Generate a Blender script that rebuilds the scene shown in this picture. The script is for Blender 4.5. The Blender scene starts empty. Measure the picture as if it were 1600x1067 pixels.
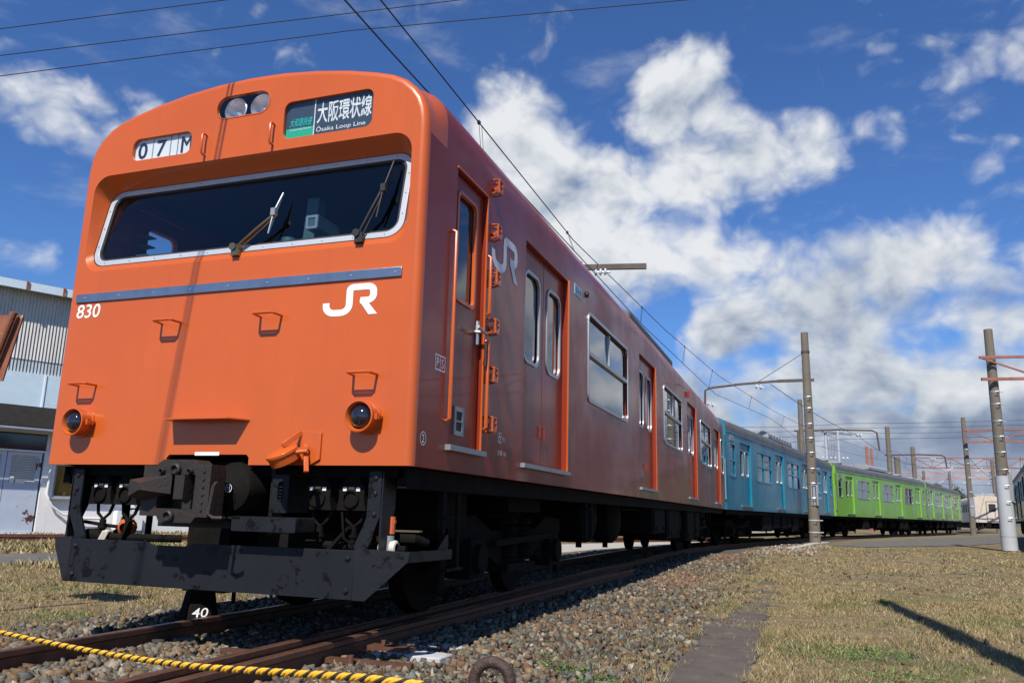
import bpy, bmesh, math, random
import numpy as np
from math import sin, cos, pi, radians, sqrt, atan2, exp
from mathutils import Vector, Matrix
from mathutils.geometry import tessellate_polygon

scene = bpy.context.scene
col = scene.collection
random.seed(7)
rng = np.random.default_rng(11)

# ------------------------------------------------------------------ camera
cam_data = bpy.data.cameras.new('camera')
cam = bpy.data.objects.new('camera', cam_data)
col.objects.link(cam)
scene.camera = cam
CR = Vector((0.94161236, 0.33583358, 0.02412389))
CU = Vector((0.04773412, -0.20407475, 0.97779085))
CF = Vector((-0.33329808, 0.91954842, 0.20819003))
m = Matrix((CR, CU, -CF)).transposed().to_4x4()
m.translation = Vector((3.5265, -4.2053, 0.767))
cam.matrix_world = m
cam_data.sensor_width = 36.0
cam_data.lens = 1258.97 / 1600 * 36.0
cam_data.clip_start = 0.05
cam_data.clip_end = 5000

# ------------------------------------------------------------------ sun, sky, exposure
SUN_AZ, SUN_EL = radians(6.2), radians(49)
tosun = Vector((sin(SUN_AZ) * cos(SUN_EL), -cos(SUN_AZ) * cos(SUN_EL), sin(SUN_EL)))
sd = bpy.data.lights.new('sun', 'SUN')
sd.energy = 4.7
sd.angle = radians(0.5)
sd.color = (1.0, 0.94, 0.85)
sun = bpy.data.objects.new('sun', sd)
sun.rotation_mode = 'QUATERNION'
sun.rotation_quaternion = tosun.to_track_quat('Z', 'Y')
sun.location = (10, -30, 40)
col.objects.link(sun)
vs = scene.view_settings
vs.view_transform = 'Standard'
vs.look = 'None'
vs.gamma = 1.0
vs.exposure = 0.3
scene.cycles.max_bounces = 6
scene.cycles.transparent_max_bounces = 12
scene.cycles.sample_clamp_indirect = 4.0

world = bpy.data.worlds.new("World")
scene.world = world
world.use_nodes = True
wt = world.node_tree
wt.nodes.clear()


class NT:
    """tiny node builder"""
    def __init__(s, tree): s.t = tree

    def n(s, kind, **kw):
        nd = s.t.nodes.new('ShaderNode' + kind)
        for k, v in kw.items():
            setattr(nd, k, v)
        return nd

    def link(s, a, b): s.t.links.new(a, b)

    def put(s, sock, v):
        if isinstance(v, bpy.types.NodeSocket): s.link(v, sock)
        else: sock.default_value = v

    def math(s, op, a, b=0.0, c=0.0, clamp=False):
        nd = s.n('Math', operation=op, use_clamp=clamp)
        s.put(nd.inputs[0], a); s.put(nd.inputs[1], b); s.put(nd.inputs[2], c)
        return nd.outputs[0]

    def vmath(s, op, a, b=(0, 0, 0), out=0):
        nd = s.n('VectorMath', operation=op)
        s.put(nd.inputs[0], a); s.put(nd.inputs[1], b)
        return nd.outputs[out]

    def noise(s, vec, scale, detail=4, rough=.55, out='Fac', dist=0.0, dim='3D'):
        nd = s.n('TexNoise', noise_dimensions=dim)
        if vec is not None: s.link(vec, nd.inputs['Vector'])
        s.put(nd.inputs['Scale'], scale); nd.inputs['Detail'].default_value = detail
        nd.inputs['Roughness'].default_value = rough
        nd.inputs['Distortion'].default_value = dist
        return nd.outputs[out]

    def maprange(s, v, a, b, c=0.0, d=1.0, smooth=True):
        nd = s.n('MapRange')
        if smooth: nd.interpolation_type = 'SMOOTHSTEP'
        s.put(nd.inputs['Value'], v)
        nd.inputs['From Min'].default_value = a; nd.inputs['From Max'].default_value = b
        nd.inputs['To Min'].default_value = c; nd.inputs['To Max'].default_value = d
        return nd.outputs['Result']

    def mix(s, fac, a, b):
        nd = s.n('Mix', data_type='RGBA')
        s.put(nd.inputs[0], fac); s.put(nd.inputs[6], a); s.put(nd.inputs[7], b)
        return nd.outputs[2]

    def ramp(s, v, stops):
        nd = s.n('ValToRGB')
        s.link(v, nd.inputs[0])
        e = nd.color_ramp.elements
        e[0].position, e[0].color = stops[0][0], (*stops[0][1], 1)
        e[1].position, e[1].color = stops[-1][0], (*stops[-1][1], 1)
        for p_, c_ in stops[1:-1]:
            x = e.new(p_); x.color = (*c_, 1)
        return nd.outputs[0]

    def mapping(s, vec, scale=(1, 1, 1), loc=(0, 0, 0), rot=(0, 0, 0)):
        nd = s.n('Mapping')
        s.link(vec, nd.inputs[0])
        nd.inputs['Scale'].default_value = scale; nd.inputs['Location'].default_value = loc
        nd.inputs['Rotation'].default_value = rot
        return nd.outputs[0]


def build_world():
    w = NT(wt)
    sky = w.n('TexSky', sky_type='NISHITA', sun_disc=False)
    sky.sun_elevation = SUN_EL
    sky.sun_rotation = atan2(tosun.x, tosun.y)
    sky.air_density = 1.0; sky.dust_density = 0.3; sky.ozone_density = 3.0
    tc = w.n('TexCoord').outputs['Generated']
    sep = w.n('SeparateXYZ'); w.link(tc, sep.inputs[0])
    az = w.math('MULTIPLY', w.math('ARCTAN2', sep.outputs[0], sep.outputs[1]), 18 / pi)      # in 10 degrees
    el = w.math('MULTIPLY', w.math('ARCSINE', sep.outputs[2]), 18 / pi)
    cmb = w.n('CombineXYZ'); w.link(az, cmb.inputs[0]); w.link(el, cmb.inputs[1])
    P = cmb.outputs[0]
    # big clouds: (azimuth, elevation, radius az, radius el, weight) in 10 degrees
    blobs = [(-5.05, 2.35, .55, .30, .85), (-4.65, 2.45, .3, .2, .6), (-5.25, 1.5, .35, .2, .55),
             (-2.0, 2.6, .6, .45, .85), (-1.5, 2.2, .8, .4, 1.0),
             (-.75, 2.75, .5, .45, 1.0), (-.5, 2.35, .7, .45, 1.0), (.1, 2.45, .35, .3, .75), (-1.2, 1.85, .9, .35, 1.0),
             (-.6, 1.8, .6, .35, .9), (-1.1, 1.55, .4, .2, .8), (-.1, 1.7, .4, .3, .7), (.3, 1.35, .9, .5, 1.0), (.7, 1.65, .7, .3, .9),
             (-.45, 1.25, .4, .3, .9), (-.5, .75, .6, .35, 1.0), (.2, .9, .9, .4, 1.0), (1.0, .8, .8, .5, 1.0),
             (1.25, 1.3, .5, .35, 1.0), (1.9, 1.3, .9, .7, 1.0), (.65, 2.5, .3, .2, .5), (1.0, 2.6, .35, .2, .55),
             (1.35, 2.75, .4, .25, .62), (1.7, 2.9, .4, .4, .65), (.9, 1.55, .4, .3, .8),
             (.3, .35, 2.0, .48, 1.5), (2.0, .45, 1.8, .5, 1.5), (-.9, .6, 1.0, .45, 1.3), (-3.6, .5, 1.2, .35, .6), (-6.2, 1.2, .6, .3, .6),
             (3.4, 1.3, 1.1, .5, .9), (6.0, .9, 1.5, .4, .8), (10.5, 1.4, 1.6, .5, .8), (-9.0, 1.6, 1.4, .5, .7)]
    acc = None
    for a, e, ra, re, wt_ in blobs:
        v = w.vmath('MULTIPLY', w.vmath('SUBTRACT', P, (a, e, 0)), (1 / ra, 1 / re, 0))
        L = w.vmath('LENGTH', v, out=1)
        g = w.maprange(L, 1.55, 0.2, 0.0, wt_)
        acc = g if acc is None else w.math('SMOOTH_MAX', acc, g, .25)
    def field(off):
        q = w.mapping(w.vmath('ADD', P, (3.1 + off[0], 7.7 + off[1], 0)), scale=(1, 1.3, 1))
        warp = w.noise(q, 1.3, 3, .5, out='Color', dim='2D')
        q2 = w.vmath('ADD', q, w.vmath('MULTIPLY', w.vmath('SUBTRACT', warp, (.5, .5, .5)), (.32, .32, 0)))
        n = w.noise(q2, 1.25, 7, .56, dim='2D')
        vo = w.n('TexVoronoi', feature='F1', voronoi_dimensions='2D'); w.link(q2, vo.inputs['Vector'])
        vo.inputs['Scale'].default_value = 3.2; vo.inputs['Detail'].default_value = 2; vo.inputs['Roughness'].default_value = .5
        puff = w.math('SUBTRACT', .62, vo.outputs['Distance'])
        return w.math('ADD', w.math('MULTIPLY', w.math('SUBTRACT', n, .5), 1.45), w.math('MULTIPLY', puff, .34))
    f0, f1 = field((0, 0)), field((-.05, .16))
    big = w.noise(w.mapping(P, scale=(1, 1.3, 1), loc=(9.3, 2.2, 0)), .8, 3, .5, dim='2D')
    D = w.math('ADD', acc, f0)
    dens = w.maprange(D, .28, .95)
    wisps = w.maprange(w.noise(w.mapping(P, scale=(.55, 1.5, 1), rot=(0, 0, .5)), 1.5, 5, .6, dim='2D'), .54, .85, 0, .26)
    dens = w.math('MAXIMUM', dens, wisps)
    lit = w.math('MULTIPLY', w.math('SUBTRACT', f0, f1), .5)
    thick = w.maprange(w.math('ADD', acc, w.math('MULTIPLY', f1, .8)), .6, 1.8)
    low = w.maprange(el, 2.3, .55)
    dark = w.math('ADD', w.math('MULTIPLY', thick, .40), w.math('MULTIPLY', low, .36))
    dark = w.math('ADD', dark, w.math('MULTIPLY', w.math('SUBTRACT', big, .48), .65))
    dark = w.math('SUBTRACT', dark, lit, clamp=True)
    ccol = w.ramp(dark, [(0.0, (.82, .84, .87)), (.30, (.58, .63, .70)), (.60, (.31, .375, .50)), (1.0, (.17, .225, .34))])
    skyc = w.vmath('SCALE', sky.outputs[0]); skyc.node.inputs['Scale'].default_value = .078
    # the photograph's sky is a little deeper blue than the model's
    skyc = w.vmath('MULTIPLY', skyc, (.72, 1.10, 1.66))
    final = w.mix(dens, skyc, ccol)
    bg = w.n('Background'); w.link(final, bg.inputs[0]); bg.inputs[1].default_value = .80
    out = w.n('OutputWorld'); w.link(bg.outputs[0], out.inputs[0])


build_world()

# ------------------------------------------------------------------ materials
MATS = {}


def principled(name):
    mt = bpy.data.materials.new(name)
    mt.use_nodes = True
    t = NT(mt.node_tree)
    b = mt.node_tree.nodes['Principled BSDF']
    return mt, t, b


def mat(name, rgb, rough=.6, metal=0.0, var=.12, vscale=3.0, bump=0.0, bscale=40.0, spot=None, spot_amt=.5, spot_scale=6.0,
        coat=0.0, coat_rough=.08, streak=0.0, streak_rgb=(.1, .09, .08), spec=.5, spot_soft=.03, wave=0.0, rvar=.0):
    mt, t, b = principled(name)
    oc = t.n('TexCoord').outputs['Object']
    n = t.noise(oc, vscale, 6, .6)
    k = t.maprange(n, .3, .7, 1 - var, 1 + var, smooth=False)
    cx = t.n('CombineColor')
    base = t.vmath('SCALE', tuple(rgb)); t.link(k, base.node.inputs['Scale'])
    c = base
    if streak:
        sn = t.noise(t.mapping(oc, scale=(5, 5, .35)), 2.2, 6, .65)
        f = t.maprange(sn, .52, .78, 0, streak)
        c = t.mix(f, c, (*streak_rgb, 1))
    if spot:
        s2 = t.noise(t.mapping(oc, loc=(5.3, 1.7, 2.9)), spot_scale, 8, .68)
        f = t.maprange(s2, spot_amt, spot_amt + spot_soft)
        c = t.mix(f, c, (*spot, 1))
    t.link(c, b.inputs['Base Color'])
    b.inputs['Roughness'].default_value = rough
    if rvar:
        t.link(t.maprange(t.noise(oc, vscale * 1.7, 5, .6), .3, .7, rough - rvar, rough + rvar, smooth=False), b.inputs['Roughness'])
    b.inputs['Metallic'].default_value = metal
    b.inputs['Coat Weight'].default_value = coat
    b.inputs['Coat Roughness'].default_value = coat_rough
    b.inputs['Specular IOR Level'].default_value = spec
    h = None
    if bump:
        h = t.noise(oc, bscale, 4, .6)
        bp = t.n('Bump'); bp.inputs['Strength'].default_value = bump; bp.inputs['Distance'].default_value = .01
        t.link(h, bp.inputs['Height']); t.link(bp.outputs[0], b.inputs['Normal'])
    if wave:
        h = t.noise(oc, 1.6, 2, .5)
        bp = t.n('Bump'); bp.inputs['Strength'].default_value = wave; bp.inputs['Distance'].default_value = .01
        t.link(h, bp.inputs['Height']); t.link(bp.outputs[0], b.inputs['Normal'])
        if coat: t.link(bp.outputs[0], b.inputs['Coat Normal'])
    MATS[name] = mt
    return mt


def glass(name, tint=(.18, .22, .24), boost=1.0):
    mt = bpy.data.materials.new(name); mt.use_nodes = True
    t = NT(mt.node_tree); mt.node_tree.nodes.clear()
    tr = t.n('BsdfTransparent'); tr.inputs[0].default_value = (*tint, 1)
    gl = t.n('BsdfGlossy'); gl.inputs['Roughness'].default_value = .015; gl.inputs[0].default_value = (.95, .97, 1, 1)
    lw = t.n('LayerWeight'); lw.inputs[0].default_value = .5
    f = t.math('ADD', .045, t.math('MULTIPLY', t.math('POWER', lw.outputs['Facing'], 4.2), boost), clamp=True)
    mx = t.n('MixShader'); t.link(f, mx.inputs[0]); t.link(tr.outputs[0], mx.inputs[1]); t.link(gl.outputs[0], mx.inputs[2])
    o = t.n('OutputMaterial'); t.link(mx.outputs[0], o.inputs[0])
    MATS[name] = mt
    return mt


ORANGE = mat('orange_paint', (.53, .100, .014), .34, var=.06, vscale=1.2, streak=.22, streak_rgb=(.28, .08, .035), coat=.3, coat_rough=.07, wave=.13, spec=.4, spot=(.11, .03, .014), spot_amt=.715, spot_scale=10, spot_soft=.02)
def dirty_side(name, rgb, dirt, amt):
    mt, t, b = principled(name)
    oc = t.n('TexCoord').outputs['Object']
    sep = t.n('SeparateXYZ'); t.link(oc, sep.inputs[0])
    st = t.noise(t.mapping(oc, scale=(3, 2.6, .22)), 2.0, 7, .66)
    pt = t.noise(oc, .9, 7, .62)
    f = t.math('MULTIPLY', t.maprange(st, .40, .72), t.maprange(pt, .38, .62, .15, 1.0))
    zr = t.maprange(sep.outputs[2], 1.75, 1.05, .45, 1.0)
    f = t.math('MULTIPLY', t.math('MULTIPLY', f, zr), amt)
    c = t.mix(f, (*rgb, 1), (*dirt, 1))
    fine = t.maprange(t.noise(oc, 5, 6, .6), .3, .7, .93, 1.07, smooth=False)
    sc = t.vmath('SCALE', c); t.link(fine, sc.node.inputs['Scale'])
    t.link(sc, b.inputs['Base Color'])
    t.link(t.maprange(pt, .35, .65, .30, .50), b.inputs['Roughness'])
    b.inputs['Coat Weight'].default_value = .25
    b.inputs['Specular IOR Level'].default_value = .25
    t.link(t.maprange(pt, .4, .62, .03, .10), b.inputs['Coat Roughness'])
    h = t.noise(oc, 1.5, 2, .5)
    bp = t.n('Bump'); bp.inputs['Strength'].default_value = .10; bp.inputs['Distance'].default_value = .01
    t.link(h, bp.inputs['Height']); t.link(bp.outputs[0], b.inputs['Normal']); t.link(bp.outputs[0], b.inputs['Coat Normal'])
    MATS[name] = mt
    return mt
ORANGE_SHADED = dirty_side('shaded_orange_paint', (.24, .030, .012), (.12, .040, .024), .40)  # front's orange with the flank's shade put into its colour, plus dirt streaks
BLUE = dirty_side('blue_paint', (.010, .18, .29), (.11, .23, .28), 1.3)
GREEN = dirty_side('green_paint', (.19, .43, .045), (.21, .27, .12), 1.0)
GREEN_OLD = dirty_side('faded_green_paint', (.20, .40, .085), (.17, .19, .14), 1.9)
TEAL = dirty_side('dark_green_paint', (.02, .075, .06), (.04, .06, .06), .9)
BEIGE = mat('beige_paint', (.55, .47, .38), .5, var=.08, streak=.5, streak_rgb=(.25, .2, .16))
ALU = mat('aluminium_trim', (.45, .47, .49), .45, .8, var=.06, bump=.05)
FRAMEW = mat('pale_grey_frame', (.50, .52, .55), .38, .25, var=.05, vscale=8)
STRIPE = mat('steel_band', (.30, .33, .37), .28, .85, var=.14, vscale=5, streak=.3, streak_rgb=(.12, .13, .16))
STEELG = mat('dull_steel', (.33, .35, .37), .5, .6, var=.12)
BLACKP = mat('chipped_black_paint', (.0115, .013, .0165), .5, var=.15, spot=(.0025, .0018, .0015), spot_amt=.575, spot_scale=9, spot_soft=.012, spec=.25, bump=.15)
BLACKR = mat('grimy_underframe', (.010, .009, .008), .85, spec=.08, var=.35, vscale=6, spot=(.020, .010, .006), spot_amt=.62, spot_scale=5, spot_soft=.15, bump=.3)
COUPL = mat('rusty_coupler_steel', (.034, .027, .023), .6, .3, var=.3, spot=(.06, .028, .016), spot_amt=.56, spot_scale=8, spot_soft=.2, bump=.4)
RUBBER = mat('black_rubber', (.015, .015, .016), .6, var=.1)
WHITE = mat('white_paint', (.80, .80, .78), .5, var=.03)
GREYW = mat('greyish_lettering', (.74, .73, .76), .5, var=.05)
SIGNW = mat('white_roll_blind', (.74, .77, .78), .45, var=.03)
SIGND = mat('slate_roll_blind', (.040, .062, .085), .4, var=.05)
SIGNG = mat('green_blind', (.02, .42, .25), .4, var=.03)
SIGNT = mat('turquoise_blind', (.02, .52, .45), .4, var=.03)
INKD = mat('dark_ink', (.015, .022, .05), .5, var=.02)
LENS = mat('dark_lens', (.012, .010, .016), .06, var=.0, coat=1.0, coat_rough=.02)
CHROME = mat('reflector', (.9, .9, .92), .35, .75, var=.02)
CABIN = mat('cab_interior', (.018, .030, .034), .7, var=.1)
CABTEAL = mat('cab_teal', (.045, .115, .12), .6, var=.05)
INTER = mat('saloon_interior', (.22, .23, .21), .7, var=.05)
SEATB = mat('seat_cloth', (.05, .10, .22), .9, var=.1)
ROOFG = mat('roof_grey', (.105, .108, .115), .75, var=.2, vscale=2.5, streak=.5, streak_rgb=(.06, .055, .05), bump=.2)
ACGREY = mat('vent_grey', (.27, .285, .30), .6, var=.1, streak=.35, streak_rgb=(.2, .18, .16))
WHITECOCK = mat('white_valve', (.62, .58, .50), .5, var=.15, spot=(.35, .22, .12), spot_amt=.62, spot_scale=20)
ORCOCK = mat('orange_cock', (.50, .10, .03), .5, var=.15)
BRASS = mat('worn_brass', (.30, .22, .12), .35, .9, var=.15)
WHEELM = mat('wheel_steel', (.010, .008, .0065), .75, .1, spec=.1, var=.3, bump=.2)
GL_FRONT = glass('windscreen_glass', (.70, .76, .80), 1.0)
GL_SIDE = glass('window_glass', (.30, .34, .36), 1.15)
GL_HEAD = glass('clear_glass', (.90, .92, .93), 1.0)
CONC = mat('concrete_pole', (.155, .130, .098), .85, var=.14, vscale=3, bump=.4, bscale=60, streak=.35, streak_rgb=(.13, .12, .10))
GREYPOLE = mat('grey_guard', (.42, .44, .47), .6, var=.06)
REDST = mat('rusty_red_steel', (.30, .11, .075), .7, var=.2, vscale=4, spot=(.17, .085, .06), spot_amt=.54, spot_scale=4, spot_soft=.12)
DKST = mat('dark_rusty_steel', (.085, .060, .050), .7, var=.25, vscale=4, spot=(.22, .09, .055), spot_amt=.58, spot_scale=3, spot_soft=.1)
WIRE = mat('copper_wire', (.035, .035, .036), .6, .3, var=.05)
INSUL = mat('white_insulator', (.62, .64, .66), .25, var=.05)
RUST = mat('rusty_plate', (.24, .085, .045), .85, var=.3, vscale=6, spot=(.50, .40, .30), spot_amt=.60, spot_scale=4, spot_soft=.05, bump=.4)
RAILM = mat('rusty_rail', (.145, .065, .040), .55, .35, var=.28, vscale=9, bump=.25, bscale=50, spot=(.05, .03, .024), spot_amt=.58, spot_scale=7, spot_soft=.2)
RAILTOP = mat('worn_rail_top', (.20, .105, .07), .38, .6, var=.25, vscale=14)
SLEEP = mat('concrete_sleeper', (.34, .33, .30), .85, var=.2, bump=.4, spot=(.16, .13, .10), spot_amt=.55, spot_scale=5, spot_soft=.15)
IRON = mat('rusty_iron', (.075, .050, .042), .62, .45, var=.3, vscale=30, bump=.5, bscale=160)
SLEEPL = mat('bare_concrete_sleeper', (.42, .42, .43), .85, var=.18, bump=.5, spot=(.14, .12, .10), spot_amt=.60, spot_scale=8, spot_soft=.1)
WOODD = mat('sleeper_wood', (.06, .045, .035), .9, var=.3, bump=.5)


# ------------------------------------------------------------------ mesh builder
class MB:
    def __init__(s):
        s.v = []; s.f = []; s.m = []

    def add(s, vs_, fs_, mi=0):
        o = len(s.v)
        s.v.extend([tuple(p) for p in vs_])
        for f in fs_:
            s.f.append(tuple(i + o for i in f)); s.m.append(mi)
        return s

    def box(s, c, d, rot=None, mi=0):
        x, y, z = d[0] / 2, d[1] / 2, d[2] / 2
        pts = [Vector((a * x, b * y, e * z)) for a in (-1, 1) for b in (-1, 1) for e in (-1, 1)]
        if rot is not None:
            R = rot if isinstance(rot, Matrix) else Matrix.Rotation(rot, 3, 'Z')
            pts = [R @ p for p in pts]
        C = Vector(c)
        return s.add([p + C for p in pts], [(0, 1, 3, 2), (4, 6, 7, 5), (0, 4, 5, 1), (2, 3, 7, 6), (0, 2, 6, 4), (1, 5, 7, 3)], mi)

    def bar(s, a, b, w, h=None, mi=0, up=(0, 0, 1)):
        """rectangular bar from a to b"""
        a, b = Vector(a), Vector(b); h = h or w
        d = (b - a).normalized(); u = Vector(up)
        if abs(d.dot(u)) > .98: u = Vector((0, 1, 0))
        x = d.cross(u).normalized(); z = x.cross(d)
        pts = []
        for q in (a, b):
            for i, j in ((-1, -1), (1, -1), (1, 1), (-1, 1)):
                pts.append(q + x * i * w / 2 + z * j * h / 2)
        return s.add(pts, [(0, 1, 2, 3), (7, 6, 5, 4), (0, 4, 5, 1), (1, 5, 6, 2), (2, 6, 7, 3), (3, 7, 4, 0)], mi)

    def cyl(s, a, b, r0, r1=None, n=16, mi=0, caps=True):
        a, b = Vector(a), Vector(b); r1 = r0 if r1 is None else r1
        d = (b - a).normalized(); u = Vector((0, 0, 1)) if abs(d.z) < .95 else Vector((1, 0, 0))
        x = d.cross(u).normalized(); z = x.cross(d)
        pts = []
        for q, r in ((a, r0), (b, r1)):
            for k in range(n):
                t = 2 * pi * k / n
                pts.append(q + (x * cos(t) + z * sin(t)) * r)
        fs = [(k, (k + 1) % n, n + (k + 1) % n, n + k) for k in range(n)]
        if caps: fs += [tuple(range(n))[::-1], tuple(range(n, 2 * n))]
        return s.add(pts, fs, mi)

    def lathe(s, prof, o, axis, n=20, mi=0):
        """prof: (distance along axis, radius)"""
        o = Vector(o); d = Vector(axis).normalized(); u = Vector((0, 0, 1)) if abs(d.z) < .95 else Vector((1, 0, 0))
        x = d.cross(u).normalized(); z = x.cross(d)
        pts = []
        for t_, r in prof:
            for k in range(n):
                t = 2 * pi * k / n
                pts.append(o + d * t_ + (x * cos(t) + z * sin(t)) * max(r, 1e-4))
        fs = []
        for i in range(len(prof) - 1):
            for k in range(n):
                fs.append((i * n + k, i * n + (k + 1) % n, (i + 1) * n + (k + 1) % n, (i + 1) * n + k))
        return s.add(pts, fs, mi)

    def tube(s, path, r, n=8, mi=0, closed=False):
        P = [Vector(p) for p in path]
        N = len(P)
        pts = []
        prev = None
        for i in range(N):
            if closed: d = (P[(i + 1) % N] - P[i - 1]).normalized()
            else: d = (P[min(i + 1, N - 1)] - P[max(i - 1, 0)]).normalized()
            if prev is None:
                u = Vector((0, 0, 1)) if abs(d.z) < .9 else Vector((1, 0, 0))
                x = d.cross(u).normalized()
            else:
                x = (prev - d * prev.dot(d)).normalized()
            prev = x
            z = x.cross(d)
            for k in range(n):
                t = 2 * pi * k / n
                pts.append(P[i] + (x * cos(t) + z * sin(t)) * r)
        fs = []
        R_ = N if closed else N - 1
        for i in range(R_):
            j = (i + 1) % N
            for k in range(n):
                fs.append((i * n + k, i * n + (k + 1) % n, j * n + (k + 1) % n, j * n + k))
        if not closed: fs += [tuple(range(n))[::-1], tuple(range((N - 1) * n, N * n))]
        return s.add(pts, fs, mi)

    def slab(s, outer, holes, d, fr, mi=0):
        """flat plate with holes; fr = (origin, U, V, N); front at N*0, back at -N*d"""
        O, U, V, N_ = [Vector(q) for q in fr]
        loops = [outer] + list(holes)
        flat = [p for L in loops for p in L]
        tris = tessellate_polygon([[Vector((p[0], p[1], 0)) for p in L] for L in loops])
        n = len(flat)
        P = [O + U * p[0] + V * p[1] for p in flat]
        if d == 0: return s.add(P, tris, mi)
        fs = list(tris) + [tuple(i + n for i in t[::-1]) for t in tris]
        k = 0
        for L in loops:
            for i in range(len(L)):
                j = (i + 1) % len(L)
                fs.append((k + i, k + j, k + j + n, k + i + n))
            k += len(L)
        return s.add(P + [p - N_ * d for p in P], fs, mi)

    def build(s, name, mats, parent=None, sharp=35, bevel=0, weld=False):
        me = bpy.data.meshes.new(name)
        me.from_pydata(s.v, [], s.f)
        if not isinstance(mats, (list, tuple)): mats = [mats]
        for q in mats: me.materials.append(q)
        me.polygons.foreach_set('material_index', s.m)
        bm = bmesh.new(); bm.from_mesh(me)
        if weld: bmesh.ops.remove_doubles(bm, verts=bm.verts, dist=1e-5)
        bmesh.ops.recalc_face_normals(bm, faces=bm.faces)
        bm.to_mesh(me); bm.free()
        me.polygons.foreach_set('use_smooth', [True] * len(me.polygons))
        me.set_sharp_from_angle(angle=radians(sharp))
        ob = bpy.data.objects.new(name, me)
        col.objects.link(ob)
        if parent is not None: ob.parent = parent
        if bevel:
            b = ob.modifiers.new('b', 'BEVEL'); b.width = bevel; b.segments = 2; b.limit_method = 'ANGLE'; b.angle_limit = radians(40)
        return ob


def build_pieces(mb, name, mats, parent, gap=.02, **kw):
    """one object for each group of touching islands"""
    n = len(mb.v); par = list(range(n))
    def find(a):
        while par[a] != a: par[a] = par[par[a]]; a = par[a]
        return a
    for f in mb.f:
        for q in f[1:]: par[find(q)] = find(f[0])
    isl = {}
    for i in range(n): isl.setdefault(find(i), []).append(i)
    keys = list(isl); bb = []
    for k in keys:
        a = np.array([mb.v[i] for i in isl[k]]); bb.append((a.min(0) - gap, a.max(0) + gap))
    g = list(range(len(keys)))
    def gf(a):
        while g[a] != a: a = g[a]
        return a
    for i in range(len(keys)):
        for j in range(i):
            if (bb[i][0] <= bb[j][1]).all() and (bb[j][0] <= bb[i][1]).all(): g[gf(i)] = gf(j)
    gid = {}
    for i, k in enumerate(keys):
        for v in isl[k]: gid[v] = gf(i)
    out = []
    for q in sorted(set(gid.values())):
        m2 = MB(); idx = [i for i in range(n) if gid[i] == q]; mp = {i: j for j, i in enumerate(idx)}
        m2.v = [mb.v[i] for i in idx]
        for f, mi in zip(mb.f, mb.m):
            if gid[f[0]] == q: m2.f.append(tuple(mp[i] for i in f)); m2.m.append(mi)
        out.append(m2.build(name, mats, parent, **kw))
    return out


def tag(o, label, cat, group=None, kind=None):
    if label: o['label'] = label
    if cat: o['category'] = cat
    if group: o['group'] = group
    if kind: o['kind'] = kind
    return o


def thing(name, label, cat, loc=(0, 0, 0), rz=0.0, group=None):
    o = bpy.data.objects.new(name, None); col.objects.link(o)
    o.location = loc; o.rotation_euler = (0, 0, rz); o.empty_display_size = .3
    return tag(o, label, cat, group)


def copy_tree(o, parent=None):
    c = o.copy(); col.objects.link(c); c.parent = parent
    for ch in list(o.children): copy_tree(ch, c)
    return c


def rrect(x0, z0, x1, z1, r, n=5):
    """rounded rectangle loop"""
    r = min(r, (x1 - x0) / 2 - 1e-4, (z1 - z0) / 2 - 1e-4)
    out = []
    for cx, cz, a0 in ((x1 - r, z0 + r, -90), (x1 - r, z1 - r, 0), (x0 + r, z1 - r, 90), (x0 + r, z0 + r, 180)):
        for k in range(n + 1):
            a = radians(a0 + 90 * k / n)
            out.append((cx + r * cos(a), cz + r * sin(a)))
    return out


def rect(x0, z0, x1, z1): return [(x0, z0), (x1, z0), (x1, z1), (x0, z1)]


def text_mesh(body, box, fr, material, name, parent, bold=0.0, depth=.002, shear=0.0):
    """letters fitted to box (a0,b0,a1,b1) in the frame fr"""
    cu = bpy.data.curves.new('txt', 'FONT'); cu.body = body; cu.offset = bold; cu.resolution_u = 3; cu.shear = shear
    ob = bpy.data.objects.new('txt', cu); col.objects.link(ob)
    dg = bpy.context.evaluated_depsgraph_get()
    me = bpy.data.meshes.new_from_object(ob.evaluated_get(dg))
    bpy.data.objects.remove(ob)
    co = np.zeros(len(me.vertices) * 3); me.vertices.foreach_get('co', co); co = co.reshape(-1, 3)
    lo, hi = co.min(0), co.max(0)
    a0, b0, a1, b1 = box
    a = a0 + (co[:, 0] - lo[0]) / (hi[0] - lo[0]) * (a1 - a0)
    b = b0 + (co[:, 1] - lo[1]) / (hi[1] - lo[1]) * (b1 - b0)
    O, U, V, N_ = [np.array(q, float) for q in fr]
    P = O + a[:, None] * U + b[:, None] * V + N_ * depth
    me.vertices.foreach_set('co', P.reshape(-1)); me.update()
    me.materials.clear(); me.materials.append(material)
    me.name = name
    o = bpy.data.objects.new(name, me); col.objects.link(o)
    if parent is not None: o.parent = parent
    return o


def stroke_poly(path, w):
    """offset an open 2D path to a closed outline of width w (mitred)"""
    P = [Vector(p) for p in path]
    L, R_ = [], []
    for i, p in enumerate(P):
        d0 = (P[i] - P[i - 1]).normalized() if i else (P[1] - P[0]).normalized()
        d1 = (P[i + 1] - P[i]).normalized() if i < len(P) - 1 else d0
        n0, n1 = Vector((-d0.y, d0.x)), Vector((-d1.y, d1.x))
        mN = (n0 + n1).normalized(); k = w / 2 / max(.4, mN.dot(n0))
        L.append(p + mN * k); R_.append(p - mN * k)
    return L, R_


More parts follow.
